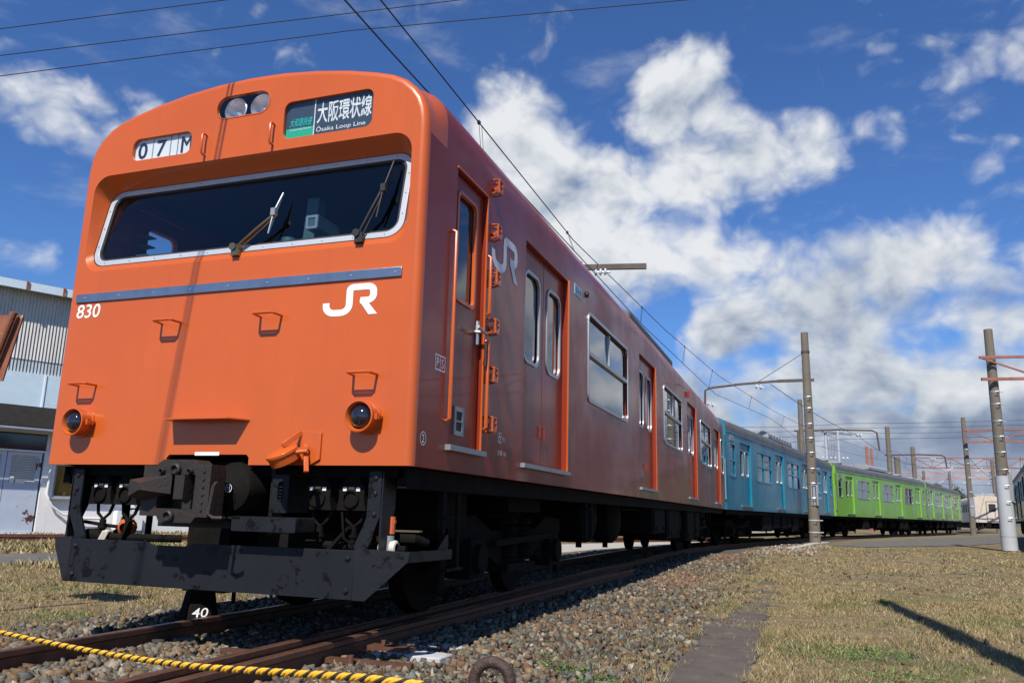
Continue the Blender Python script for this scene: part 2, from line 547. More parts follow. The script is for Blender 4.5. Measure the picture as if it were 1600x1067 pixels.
def jr_logo(box, fr, material, parent, depth=.002):
    a0, b0, a1, b1 = box
    W = 1.62; Hh = 1.0; w = .205
    mb = MB()
    def arc(cx, cz, r, s, e, n=6): return [(cx + r * cos(radians(s + (e - s) * k / n)), cz + r * sin(radians(s + (e - s) * k / n))) for k in range(n + 1)]
    h = w / 2
    jpath = [(h, .44)] + arc(h + .25, h + .25, .25, 180, 270) + arc(.88 - h - .22, h + .25, .25, 270, 360) + [(.88 - h + .03, .62)]
    jpath += [(.88 - h + .03, .70)] + arc(.88 - h + .03 + .10, 1 - h - .10, .10, 180, 90, 3)
    jpath += arc(W - h - .17, 1 - h - .17, .17, 90, 0) + arc(W - h - .17, 1 - h - .27, .17, 0, -90) + [(1.13, 1 - h - .44)]
    legs = [[(1.10, .56 - .10), (1.32, .56 - .10), (1.66, 0), (1.40, 0)]]
    k1, k2 = (a1 - a0) / 1.66, (b1 - b0)
    O, U, V, N_ = [Vector(q) for q in fr]
    def P(p): return O + U * (a0 + p[0] * k1) + V * (b0 + p[1] * k2) + N_ * depth
    L, R_ = stroke_poly(jpath, w)
    n = len(L)
    mb.add([P(p) for p in L] + [P(p) for p in R_], [(i, i + 1, n + i + 1, n + i) for i in range(n - 1)])
    for lg in legs:
        mb.add([P(p) + N_ * .0006 for p in lg], [(0, 1, 2, 3)])
    return mb.build('logo', material, parent)


# ------------------------------------------------------------------ train cars
HW = 1.40
ZB, ZE = 1.02, 3.12          # side sheet bottom and where the eave curve starts
FRONT_PROF = [(1.40, 3.12), (1.398, 3.20), (1.385, 3.28), (1.355, 3.36), (1.305, 3.43), (1.23, 3.50), (1.13, 3.552), (1.0, 3.592), (.8, 3.64), (.55, 3.683), (.28, 3.712), (0, 3.722)]
BODY_PROF = [(1.40, 3.12), (1.40, 3.22), (1.398, 3.31), (1.385, 3.39), (1.355, 3.455), (1.30, 3.51), (1.20, 3.558), (1.04, 3.603), (.82, 3.647), (.55, 3.687), (.28, 3.714), (0, 3.724)]
PLAIN_PROF = [(x, 3.12 + (z - 3.12) * 1.16) for x, z in BODY_PROF]
DOORS = [(1.96 + 5.02 * i, 3.26 + 5.02 * i) for i in range(4)]


def full_prof(h): return h + [(-x, z) for x, z in h[-2::-1]]


def side_frame(s):
    # looking at the side from outside; U must run along +y for both sides, normal outwards
    return ((s * HW, 0, 0), (0, 1, 0), (0, 0, 1), (s, 0, 0))


def shift(fr, dn):
    O, U, V, N_ = [Vector(q) for q in fr]
    return (O + N_ * dn, U, V, N_)


def add_window(car, s, y0, y1, z0, z1, style, mats, r=.07):
    fr = side_frame(s)
    w = MB()
    b = .035
    w.slab(rrect(y0 - b, z0 - b, y1 + b, z1 + b, r + b * .6), [rrect(y0, z0, y1, z1, r)], .03, shift(fr, .012))
    if style == 'wide':
        zt = z0 + (z1 - z0) * .55
        w.box((s * (HW - .012), (y0 + y1) / 2, zt), (.03, y1 - y0, .045))
        w.box((s * (HW - .012), (y0 + y1) / 2, (zt + z1) / 2), (.028, .03, z1 - zt - .045))
    elif style == 'double':
        zt = z0 + (z1 - z0) * .5
        w.box((s * (HW - .008), (y0 + y1) / 2, (z0 + z1) / 2), (.035, .07, z1 - z0))
        for a, c in ((y0, (y0 + y1) / 2 - .036), ((y0 + y1) / 2 + .036, y1)):
            w.box((s * (HW - .012), (a + c) / 2, zt), (.03, c - a, .04))
    elif style == 'sash':
        w.box((s * (HW - .012), (y0 + y1) / 2, z0 + (z1 - z0) * .5), (.03, y1 - y0, .04))
    wo = w.build('window', mats['trim'], car)
    g = MB(); g.slab(rect(y0, z0, y1, z1), [], 0, shift(fr, -.028)); g.build('pane', GL_SIDE, wo)


def add_door(car, s, y0, y1, mats, detail):
    fr = side_frame(s)
    rec = .05
    mid = (y0 + y1) / 2
    for k, (a, b_) in enumerate(((y0 + .0, mid - .006), (mid + .006, y1 - .0))):
        wa, wb = a + .115, b_ - .115
        hole = rrect(wa, 2.04, wb, 2.82, .10)
        d = MB(); d.slab(rect(a, 1.165, b_, 3.035), [hole], .035, shift(fr, -rec))
        do = d.build('door', mats['body'], car)
        f = MB(); f.slab(rrect(wa - .022, 2.018, wb + .022, 2.842, .12), [rrect(wa + .008, 2.048, wb - .008, 2.812, .095)], .02, shift(fr, -rec + .010))
        f.build('window_frame', ALU, do)
        g = MB(); g.slab(rect(wa, 2.04, wb, 2.82), [], 0, shift(fr, -rec - .02)); g.build('pane', GL_SIDE, do)
        if detail:
            h = MB(); yy = mid + (-.06 if k == 0 else .06)
            h.tube([(s * (HW - rec + .0), yy, 1.42), (s * (HW - rec + .012), yy, 1.42), (s * (HW - rec + .012), yy, 1.52), (s * (HW - rec), yy, 1.52)], .006, 6)
            h.build('door_pull', ORANGE_SHADED, do)
    t = MB()
    t.box((s * (HW + .012), (y0 + y1) / 2, 1.145), (.05, y1 - y0 + .06, .035))
    t.build('door_sill', STEELG, car)
    rb = MB(); rb.box((s * (HW - rec - .02), mid, 2.1), (.02, .012, 1.86)); rb.build('door_seal', RUBBER, car)
    tr = MB(); tr.box((s * (HW + .006), y1 + .012, 2.10), (.018, .024, 1.90))
    tr.build('door_post', mats['post'], car, bevel=.004)


def roof_loft(mb, profs, miA=0, miB=0, split=None):
    """profs: list of (y, profile points)"""
    rows = []
    n = len(profs[0][1])
    pts = [(x, y, z) for y, pr in profs for x, z in pr]
    fs, ms = [], []
    for i in range(len(profs) - 1):
        for k in range(n - 1):
            fs.append((i * n + k, i * n + k + 1, (i + 1) * n + k + 1, (i + 1) * n + k))
            zz = min(profs[0][1][k][1], profs[0][1][k + 1][1])
            ms.append(miB if (split is not None and zz > split) else miA)
    o = len(mb.v)
    mb.v.extend(pts)
    for f, q in zip(fs, ms):
        mb.f.append(tuple(i + o for i in f)); mb.m.append(q)


def bogie(car, yc, detail=True, seedv=1):
    b = MB()
    for s in (-1, 1):
        x = s * .93
        # side frame: arched beam over the axle boxes
        prof = [(-1.5, .60), (-1.45, .72), (-.95, .74), (-.6, .62), (.6, .62), (.95, .74), (1.45, .72), (1.5, .60), (1.2, .50), (.75, .46), (.45, .34), (-.45, .34), (-.75, .46), (-1.2, .50)]
        b.slab([(p[0] + yc, p[1]) for p in prof], [], .14, ((x + .07 * 1, 0, 0), (0, 1, 0), (0, 0, 1), (1, 0, 0)))
        for dy in (-1.05, 1.05):
            b.box((x + s * .03, yc + dy, .41), (.22, .30, .30)); b.cyl((x + s * .14, yc + dy, .41), (x + s * .19, yc + dy, .41), .11, n=14)
            for e in (-.26, .26):
                b.cyl((x, yc + dy + e, .33), (x, yc + dy + e, .62), .075, n=12)
                for zz in (.36, .42, .48, .54): b.lathe([(-.015, .075), (0, .095), (.015, .075)], (x, yc + dy + e, zz), (0, 0, 1), 12)
            b.bar((x + s * .02, yc + dy * 1.35, .70), (x + s * .02, yc + dy * 1.45, .18), .05, .09)
        # bolster springs, thick coils
        for e in (-.2, .2):
            for q in range(5): b.lathe([(-.03, .09), (0, .125), (.03, .09)], (x + s * .05, yc + e, .40 + q * .075), (0, 0, 1), 14)
        b.box((x + s * .02, yc, .84), (.3, .9, .12)); b.box((x + s * .02, yc, .30), (.26, .75, .07))
        b.bar((x + s * .16, yc - .75, .52), (x + s * .16, yc + .75, .56), .05)
    b.box((0, yc, .66), (1.7, .5, .22)); b.box((0, yc - .55, .42), (.95, .6, .42)); b.box((0, yc + .55, .42), (.95, .6, .42))
    for dy in (-1.5, 1.5): b.box((0, yc + dy, .62), (1.9, .08, .12))
    bo = b.build('bogie', BLACKR, car)
    for dy in (-1.05, 1.05):
        w = MB()
        for s in (-1, 1):
            w.lathe([(-.0, .0), (0, .36), (.0, .405), (.03, .43), (.10, .42), (.10, .30), (.085, .28), (.085, .14), (.12, .10), (.12, 0)], (s * .52, yc + dy, .41), (s, 0, 0), 32)
            w.lathe([(0, .0), (0, .44), (.03, .445), (.03, .2), (.03, 0)], (s * .50, yc + dy, .41), (s, 0, 0), 32)
        w.cyl((-.55, yc + dy, .41), (.55, yc + dy, .41), .08, n=12)
        w.build('wheelset', WHEELM, bo)


def underfloor(car, y0, y1, seedv, ends=True):
    r = random.Random(seedv)
    u = MB()
    u.box((0, 9.75, .985), (2.62, 19.3, .06)); u.box((0, 9.75, .93), (.5, 19.0, .1))
    for s in (-1, 1):
        u.box((s * 1.30, 9.75, .955), (.06, 19.3, .12))
    u.build('sole_bar', BLACKR, car)
    y = y0
    while y < y1 - .6:
        L = r.uniform(.6, 1.5); g = r.uniform(.08, .3)
        L = min(L, y1 - y)
        b = MB()
        s = 1
        for s in (-1, 1):
            d = r.uniform(.38, .62); h = r.uniform(.42, .62)
            kind = r.random()
            if kind < .25:
                b.cyl((s * .75 - .4, y + L / 2, .68), (s * .75 + .4, y + L / 2, .68), .27, n=20)
                b.lathe([(0, .27), (.05, .22), (.08, .1), (.085, 0)], (s * 1.15 if s > 0 else -1.15, y + L / 2, .68), (s, 0, 0), 20)
            elif kind < .4:
                b.cyl((s * .9, y, .66), (s * .9, y + L, .66), .2, n=18)
            else:
                b.box((s * (1.28 - d / 2), y + L / 2, .93 - h / 2), (d, L, h))
                b.box((s * 1.285, y + L / 2, .93 - h / 2), (.02, L * .86, h * .8))
                for q in (-.3, .3): b.box((s * 1.30, y + L / 2 + q * L, .93 - h * .8), (.02, .05, .06))
            for q in (.1, .9): b.box((s * 1.15, y + L * q, .9), (.04, .04, .2))
        build_pieces(b, 'equipment_box', BLACKR, car, bevel=.012)
        y += L + g
    p = MB()
    for s in (-1, 1):
        p.tube([(s * 1.2, y0 - 1.8, .92), (s * 1.2, y1 + 1.8, .92)], .022, 6)
        p.tube([(s * 1.1, y0 - 1.5, .86), (s * 1.1, y1 + 1.5, .86)], .016, 6)
    p.build('pipe', BLACKR, car)


def car_shell(car, mats, y_start, wins, doors, cabdoors, roof_split, win_style, detail, extra=()):
    fronts = []
    for s in (-1, 1):
        holes = [rect(a, 1.16, b, 3.04) for a, b in doors]
        holes += [rrect(a, z0, b, z1, .07) for a, b, z0, z1 in wins]
        if s > 0 or True: holes += [rect(a, 1.18, b, 3.06) for a, b in cabdoors]
        mb = MB()
        mb.slab(rect(y_start, ZB, 19.5, ZE), holes, .06, side_frame(s))
        mb.build('side_panel', mats['body'], car)
    r = MB()
    for s in (-1, 1):
        for a, b, z0, z1 in wins: add_window(car, s, a, b, z0, z1, 'sash' if b - a < 1 else win_style, mats)
        for a, b in doors: add_door(car, s, a, b, mats, detail)
    # interior: floor, ceiling, lined walls, bench backs
    i = MB()
    y_in = max(y_start, .1) + (1.55 if cabdoors and detail else .1)
    i.box((0, (y_in + 19.4) / 2, 1.12), (2.66, 19.4 - y_in, .04)); i.box((0, (y_in + 19.4) / 2, 3.26), (2.5, 19.4 - y_in, .03))
    i.build('interior', INTER, car)
    st = MB()
    for k in range(3):
        a = doors[k][1] + .25; b = doors[k + 1][0] - .25
        for s in (-1, 1):
            st.box((s * 1.10, (a + b) / 2, 1.52), (.5, b - a, .16)); st.box((s * 1.28, (a + b) / 2, 1.78), (.09, b - a, .42))
    st.build('seat', SEATB, car, bevel=.02)


def car_end(car, y, body, face, prof=None):
    """flat gangway end; face = -1 looks towards -y, +1 towards +y"""
    pr = full_prof([(HW, ZB)] + (prof or BODY_PROF))
    e = MB()
    hole = [rect(-.42, 1.16, .42, 3.0)]
    e.slab(pr, hole, .05, ((0, y, 0), (1, 0, 0), (0, 0, 1), (0, face, 0)))
    eo = e.build('end_panel', body, car)
    d = MB(); d.box((0, y - face * .06, 2.08), (.82, .03, 1.82)); d.build('end_door', STEELG, car)
    g = MB()
    for q in range(4):
        w = .52 - (.03 if q % 2 else 0)
        g.slab(rrect(-w, 1.02, w, 3.14, .1), [rrect(-w + .1, 1.12, w - .1, 3.04, .06)], .055, ((0, y + face * (.06 + q * .06), 0), (1, 0, 0), (0, 0, 1), (0, face, 0)))
    g.build('gangway_bellows', RUBBER, car)
    cp = MB()
    cp.box((0, y + face * .12, .82), (.34, .5, .3)); cp.box((0, y + face * .1, .93), (1.2, .2, .12))
    for s in (-1, 1):
        cp.tube([(s * .5, y, .95), (s * .5, y + face * .15, .6), (s * .48, y + face * .25, .55)], .025, 8)
        cp.box((s * .8, y + face * .05, .8), (.2, .12, .22))
    cp.build('coupler', BLACKR, car)


def roof_gear(car, body_y0, ac=True):
    if ac:
        a = MB()
        a.slab([(-1.0, 3.74), (1.0, 3.74), (.98, 3.90), (.80, 4.02), (-.80, 4.02), (-.98, 3.90)], [], 4.4, ((0, 7.5, 0), (1, 0, 0), (0, 0, 1), (0, -1, 0)))
        for k in range(8):
            a.box((.985, 7.95 + k * .5, 3.86), (.03, .32, .10)); a.box((-.985, 7.95 + k * .5, 3.86), (.03, .32, .10))
        a.build('air_conditioner', ACGREY, car, bevel=.05)
    for y in (2.0, 4.3, 15.2, 17.5):
        v = MB(); v.lathe([(0, .36), (.07, .44), (.12, .45), (.16, .40), (.19, .2), (.195, 0)], (0, y, 3.80), (0, 0, 1), 24)
        v.build('ventilator', ACGREY, car)


def make_plain_car(name, label, body, origin, rz, wins_end=True, group=None, roof=ROOFG, post=None):
    mats = dict(body=body, trim=ALU if body is not BLUE else BLUE, post=post or body)
    car = thing(name, label, 'train car', origin, rz, group)
    doors = [(1.57 + 5.02 * i, 2.87 + 5.02 * i) for i in range(4)]
    wins = [(3.65 + 5.02 * i - .0, 5.81 + 5.02 * i, 1.98, 2.90) for i in range(3)] + [(.35, .95, 1.98, 2.90), (18.5, 19.1, 1.98, 2.90)]
    car_shell(car, mats, 0.0, wins, doors, [], None, 'double', False)
    r = MB()
    pr = full_prof(PLAIN_PROF)
    roof_loft(r, [(0, pr), (19.5, pr)], 0, 1, split=3.22)
    r.build('roof', [body, roof], car)
    gt = MB()
    for s in (-1, 1): gt.box((s * 1.405, 9.75, 3.25), (.04, 19.5, .035))
    gt.build('gutter', body, car)
    car_end(car, 0.0, body, -1, PLAIN_PROF); car_end(car, 19.5, body, 1, PLAIN_PROF)
    sg = MB()
    for s in (-1, 1): sg.box((s * 1.405, .62, 3.10), (.02, .45, .17))
    sg.build('side_sign', STEELG, car)
    dp = MB()
    dp.tube([(1.36, -.03, 1.3), (1.36, -.03, 2.45)], .022, 8); dp.tube([(-1.36, -.03, 1.3), (-1.36, -.03, 2.45)], .022, 8)
    dp.build('downpipe', STEELG, car)
    roof_gear(car, 0)
    bogie(car, 2.75); bogie(car, 16.75)
    underfloor(car, 4.7, 14.9, hash(name + label) % 97 if False else len(label), True)
    return car


# ---------- the orange leading car
def make_orange_car():
    car = thing('train_car', 'orange leading commuter car with wide windscreen, number 830 and white front logo', 'train car')
    mats = dict(body=ORANGE_SHADED, trim=ALU, post=ORANGE)
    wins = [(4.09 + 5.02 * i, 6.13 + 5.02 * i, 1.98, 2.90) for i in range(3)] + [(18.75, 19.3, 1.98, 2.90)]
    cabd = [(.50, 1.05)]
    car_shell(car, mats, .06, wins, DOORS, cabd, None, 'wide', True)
    # roof and eaves
    fp, bp = full_prof(FRONT_PROF), full_prof(BODY_PROF)
    def blend(t):
        t = t * t * (3 - 2 * t)
        return [(a[0] * (1 - t) + b[0] * t, a[1] * (1 - t) + b[1] * t) for a, b in zip(fp, bp)]
    r = MB()
    # body section stands a little proud of the front's rounded dome
    roof_loft(r, [(.06, fp), (.12, fp), (.17, blend(.25)), (.23, blend(.6)), (.30, bp), (.31, bp)])
    r.build('cab_roof', ORANGE, car)
    r = MB(); roof_loft(r, [(.31, bp), (19.5, bp)], 0, 1, split=3.50); r.build('roof', [ORANGE_SHADED, ROOFG], car)
    # ---- front panel
    face_half = [(1.40, ZB), (1.40, 1.7), (1.40, 2.4)] + FRONT_PROF
    full = full_prof(face_half)
    def inset(d):
        out = []
        n = len(full)
        for i, (x, z) in enumerate(full):
            a = Vector(full[max(i - 1, 0)]); b = Vector(full[min(i + 1, n - 1)])
            t = (b - a).normalized()
            nx, nz = -t.y, t.x          # inward for a loop running up the +x side and over
            out.append((x + nx * d, z + nz * d))
        out[0] = (out[0][0], ZB); out[-1] = (out[-1][0], ZB)
        return out
    R_ = .045
    c = MB()
    prs = []
    for k in range(6):
        a = radians(90 * k / 5)
        prs.append((.0 + R_ * (1 - sin(a)) + 0.0, inset(R_ * (1 - cos(a)))))
    prs = prs[::-1]      # from the face (y=0, inset R) back to y=R
    yy = [(R_ - y_) for y_, _ in prs]
    prs = [(R_ * (1 - sin(radians(90 * (5 - k) / 5))) if False else R_ * (1 - cos(radians(90 * k / 5))), inset(R_ * (1 - sin(radians(90 * k / 5))))) for k in range(6)]
    roof_loft(c, prs + [(.06, inset(0))])
    c.build('corner_moulding', ORANGE, car)
    loop = inset(R_)
    # bottom edge with coupler notch
    notch = [(-.36, ZB), (-.36, 1.065), (-.34, 1.085), (.26, 1.085), (.28, 1.065), (.28, ZB)]
    outer = list(loop) + notch
    rec = rrect(-1.30, 2.385, 1.30, 3.12, .13, 8)
    sg_num = rrect(-.985, 3.205, -.455, 3.375, .055)
    sg_dst = rrect(.315, 3.195, 1.00, 3.465, .055)
    sg_hd = rrect(-.255, 3.425, .185, 3.590, .08, 8)
    F = ((0, 0, 0), (1, 0, 0), (0, 0, 1), (0, -1, 0))
    f = MB(); f.slab(outer, [rec, sg_num, sg_dst, sg_hd], .025, F)
    fo = f.build('front_panel', ORANGE, car)
    # underside of the rounded corners
    # ---- recess: outer loop on the face, inner loop on the leaning windscreen plane
    def ypl(z): return .030 + (z - 2.44) / .6 * .115
    inner = rrect(-1.262, 2.425, 1.262, 3.045, .12, 8)
    w = MB(); n = len(rec)
    pts = [(x, .0 + .002, z) for x, z in rec] + [(x, ypl(z) - .012, z) for x, z in inner]
    w.add(pts, [(i, (i + 1) % n, n + (i + 1) % n, n + i) for i in range(n)])
    w.build('windscreen_recess', ORANGE, car)
    tl = Vector((0, .115, .6)).normalized()
    O = Vector((0, .030, 2.44)); nn = Vector((0, -tl.z, tl.y))
    PF = (O, Vector((1, 0, 0)), tl, nn)
    k = 1 / tl.z
    fw = MB(); a0, b0, a1, b1 = -1.255, -.012 * k, 1.255, .600 * k
    fw.slab(rrect(a0, b0, a1, b1, .115, 8), [rrect(a0 + .040, b0 + .040, a1 - .040, b1 - .040, .085, 8)], .03, shift(PF, .012))
    fr_o = fw.build('windscreen_frame', FRAMEW, car, bevel=.006)
    sc = MB()
    for i in range(11):
        for bb in (b0 + .020, b1 - .020):
            x = -1.13 + i * .226
            p = O + Vector((x, 0, 0)) + tl * bb + nn * .012
            sc.cyl(p, p + nn * .003, .0045, n=8)
    for bb in (.15, .3, .45):
        for x in (-1.235, 1.235):
            p = O + Vector((x, 0, 0)) + tl * bb + nn * .012
            sc.cyl(p, p + nn * .003, .006, n=8)
    build_pieces(sc, 'screw', STEELG, fr_o, gap=.001)
    rb = MB(); rb.slab(rrect(a0 + .038, b0 + .038, a1 - .038, b1 - .038, .087, 8), [rrect(a0 + .056, b0 + .056, a1 - .056, b1 - .056, .07, 8)], .02, shift(PF, .004))
    rb.build('windscreen_seal', RUBBER, fr_o)
    g = MB(); g.slab(rect(a0 + .05, b0 + .05, a1 - .05, b1 - .05), [], 0, shift(PF, -.006)); g.build('windscreen', GL_FRONT, car)
    # ---- cab interior
    ci = MB()
    ci.box((0, 1.66, 2.2), (2.66, .05, 2.1)); ci.box((0, .85, 1.2), (2.66, 1.6, .05)); ci.box((0, .9, 3.17), (2.66, 1.55, .04))
    ci.box((0, .28, 2.18), (2.62, .40, .42)); ci.box((.78, .42, 2.40), (.6, .28, .16)); ci.box((-.95, .95, 2.1), (.5, .8, .5))
    ci.build('cab_interior', CABIN, car)
    # panels left and right of the cab doors, inside
    cd = MB()
    cd.box((.42, .32, 2.52), (.42, .22, .02)); cd.box((.37, .36, 2.66), (.09, .09, .46), Matrix.Rotation(radians(4), 3, 'Y'))
    cd.box((.50, .28, 2.645), (.10, .26, .09)); cd.slab(rrect(.455, 2.595, .545, 2.690, .01), [rrect(.472, 2.612, .528, 2.672, .005)], .02, ((0, .145, 0), (1, 0, 0), (0, 0, 1), (0, -1, 0)), 1)
    cd.cyl((.22, .3, 2.42), (.22, .3, 2.60), .06, .05, n=14)
    cd.build('instrument_stand', [CABTEAL, ALU], car, bevel=.004)
    sh = MB()
    for k_ in range(5): sh.box((-1.18, .42, 2.48 + k_ * .075), (.12, .08, .008))
    sh.build('side_rack', CABTEAL, car)
    # ---- wipers
    def wiper(piv, elbow, top, bot, mt_blade, mt_arm):
        a = MB()
        y = lambda z: ypl(z) - .035
        P = Vector((piv[0], y(piv[1]) - .0, piv[1])); E_ = Vector((elbow[0], y(elbow[1]) - .035, elbow[1]))
        a.tube([P, (P + E_) / 2 + Vector((.012, -.02, -.004)), E_], .009, 8)
        a.tube([P + Vector((.03, 0, -.012)), E_ + Vector((.015, 0, -.015))], .006, 8)
        a.cyl(P + Vector((0, .06, 0)), P + Vector((0, -.035, 0)), .026, n=14); a.box(P + Vector((.015, -.005, -.03)), (.055, .04, .06))
        wo = a.build('wiper', mt_arm, car)
        b = MB(); T, B = Vector((top[0], y(top[1]) - .018, top[1])), Vector((bot[0], y(bot[1]) - .018, bot[1]))
        b.bar(T, B, .007, .011); mid = (T + B) / 2
        b.tube([T, mid + Vector((0, -.022, 0)), B], .006, 8); b.box(mid + Vector((0, -.02, 0)), (.034, .03, .05))
        b.build('wiper_blade', mt_blade, wo)
    wiper((0.02, 2.455), (.315, 2.675), (.325, 2.83), (.275, 2.53), STEELG, BRASS)
    wiper((.955, 2.46), (1.10, 2.77), (1.135, 2.965), (1.075, 2.56), RUBBER, RUBBER)
    # ---- headlights behind one oval window
    hb = MB(); hb.slab(rrect(-.30, 3.39, .23, 3.62, .02), [], .01, ((0, .20, 0), (1, 0, 0), (0, 0, 1), (0, -1, 0)))
    hb.slab(rrect(-.27, 3.405, .20, 3.605, .09, 8), [rrect(-.262, 3.413, .192, 3.597, .085, 8)], .16, ((0, .024, 0), (1, 0, 0), (0, 0, 1), (0, -1, 0)))
    hb.build('headlight_housing', RUBBER, car)
    for x in (-.135, .085):
        h = MB(); h.lathe([(.075, .012), (.07, .03), (.055, .055), (.03, .075), (0, .088), (-.008, .094), (-.012, .088)], (x, .055, 3.505), (0, 1, 0), 28)
        ho = h.build('headlight', CHROME, car, sharp=60)
        l = MB(); l.lathe([(0, .086), (-.012, .08), (-.022, .05), (-.026, 0)], (x, .05, 3.505), (0, 1, 0), 24); l.build('lens', GL_HEAD, ho)
        bl = MB(); bl.lathe([(0, .014), (-.03, .018), (-.045, .01), (-.048, 0)], (x, .12, 3.505), (0, 1, 0), 12); bl.build('bulb', WHITE, ho)
    g = MB(); g.slab(sg_hd, [], 0, shift(F, -.012)); g.build('headlight_glass', GL_HEAD, car)
    rg = MB(); rg.slab(rrect(-.263, 3.417, .193, 3.598, .088, 8), [sg_hd], .008, shift(F, .003)); rg.build('headlight_rim', ORANGE, car)
    # ---- running number window
    nb = MB(); nb.slab(rrect(-1.0, 3.19, -.44, 3.39, .02), [], .02, shift(F, -.03), 0)
    for x in (-.825, -.665, -.60): nb.box((x, .028, 3.29), (.006, .004, .19), mi=1)
    no = nb.build('number_blind', [SIGNW, STEELG], car)
    text_mesh('0', (-.960, 3.228, -.875, 3.355), shift(F, -.03), INKD, 'digit', no, .018)
    text_mesh('7', (-.790, 3.228, -.705, 3.355), shift(F, -.03), INKD, 'digit', no, .018)
    text_mesh('M', (-.570, 3.230, -.478, 3.355), shift(F, -.03), INKD, 'letter', no, .0)
    text_mesh('M', (-.564, 3.230, -.472, 3.355), shift(F, -.0295), INKD, 'letter', no, .0)
    g = MB(); g.slab(sg_num, [], 0, shift(F, -.012)); g.build('number_glass', GL_HEAD, car)
    # ---- destination window
    db = MB(); db.slab(rrect(.30, 3.18, 1.01, 3.48, .02), [], .02, shift(F, -.03), 0)
    db.box((.541, .028, 3.33), (.007, .004, .28), mi=1)
    db.box((.43, .0285, 3.225), (.215, .003, .105), mi=2)
    do = db.build('destination_blind', [SIGND, SIGNW, SIGNG], car)
    fb = shift(F, -.0265)
    text_mesh('大阪環状線', (.560, 3.285, .975, 3.442), shift(F, -.03), SIGNW, 'lettering', do, .013)
    text_mesh('Ōsaka Loop Line', (.560, 3.218, .935, 3.268), shift(F, -.03), SIGNW, 'lettering', do, .004)
    text_mesh('大和路快速', (.345, 3.288, .525, 3.350), shift(F, -.03), SIGNT, 'lettering', do, .008, shear=.3)
    text_mesh('Yamatoji Rapid Service', (.350, 3.255, .520, 3.272), fb, SIGNW, 'lettering', do, .005)
    g = MB(); g.slab(sg_dst, [], 0, shift(F, -.012)); g.build('destination_glass', GL_HEAD, car)
    # ---- steel band, digits, logo
    b = MB(); b.box((-.02, -.006, 2.19), (2.60, .012, .062))
    bo = b.build('front_band', STRIPE, car, bevel=.003)
    s2 = MB()
    for i in range(9): s2.cyl((-1.24 + i * .31, -.012, 2.19), (-1.24 + i * .31, -.015, 2.19), .006, n=8)
    s2.build('screw', ALU, bo)
    text_mesh('830', (-1.305, 2.045, -1.09, 2.145), F, WHITE, 'car_number', car, .010, shear=.08)
    jr_logo((.735, 1.935, 1.125, 2.135), F, WHITE, car)
    wt_ = MB(); wt_.box((-.04, -.001, 1.090), (.19, .004, .022)); wt_.build('white_tag', WHITE, car)
    # ---- grab handles, steps, shelf
    for x in (-.32, .245):
        h = MB(); h.tube([(x, .0, 3.165), (x, -.035, 3.165), (x, -.045, 3.18), (x, -.045, 3.30), (x, -.035, 3.315), (x, 0, 3.315)], .008, 8)
        h.build('grab_handle', ORANGE, car)
    for x, z in ((-.44, 1.965), (.36, 1.965), (1.075, 1.560), (-1.11, 1.560)):
        h = MB()
        h.tube([(x - .085, 0, z), (x - .075, -.09, z), (x - .060, -.105, z), (x + .055, -.105, z), (x + .070, -.09, z), (x + .075, 0, z)], .0085, 8)
        h.tube([(x - .075, -.085, z), (x + .07, -.085, z)], .006, 6)
        h.build('step', ORANGE, car)
    h = MB(); h.slab([(-.345, 0), (.265, 0), (.19, -.13), (-.30, -.13)], [], .008, ((0, 0, 1.305), (1, 0, 0), (0, 1, 0), (0, 0, 1)))
    h.build('shelf', ORANGE, car)
    # ---- tail lamps
    for x in (-1.105, 1.095):
        t = MB(); t.lathe([(0, .088), (.06, .090), (.085, .094), (.098, .094), (.100, .086), (.085, .076), (.05, .072)], (x, 0, 1.30), (0, -1, 0), 32)
        t.lathe([(.0, .10), (.012, .10), (.014, .088)], (x, 0, 1.30), (0, -1, 0), 32)
        t.box((x + .098, -.055, 1.30), (.022, .03, .035)); t.box((x + .105, -.02, 1.30), (.014, .07, .016))
        to = t.build('tail_lamp', ORANGE, car, sharp=50)
        l = MB(); l.lathe([(.045, .076), (.075, .070), (.098, .052), (.110, .028), (.114, 0)], (x, 0, 1.30), (0, -1, 0), 28); l.build('lens', LENS, to, sharp=80)
    # ---- hose cover
    c_ = MB(); ax = Vector((-.22, -.45, .87)).normalized(); o = Vector((.60, -.10, 1.075))
    c_.lathe([(-.05, .0), (-.05, .088), (.0, .092), (.004, .098), (.022, .098), (.026, .088), (.034, .05), (.036, 0)], o, ax, 28)
    c_.slab([(.655, 1.115), (.665, 1.225), (.80, 1.215), (.80, 1.055), (.735, 1.02), (.70, 1.09)], [], .012, shift(F, .014))
    c_.bar((.66, -.012, 1.215), (.60, -.11, 1.13), .02, .03); c_.bar((.70, -.02, 1.14), (.765, -.09, .975), .028, .02)
    c_.bar((.64, -.10, 1.10), (.73, -.03, 1.12), .02); c_.cyl((.68, -.10, 1.09), (.74, -.06, 1.10), .014, n=10)
    c_.build('hose_cover', ORANGE, car, bevel=.002)
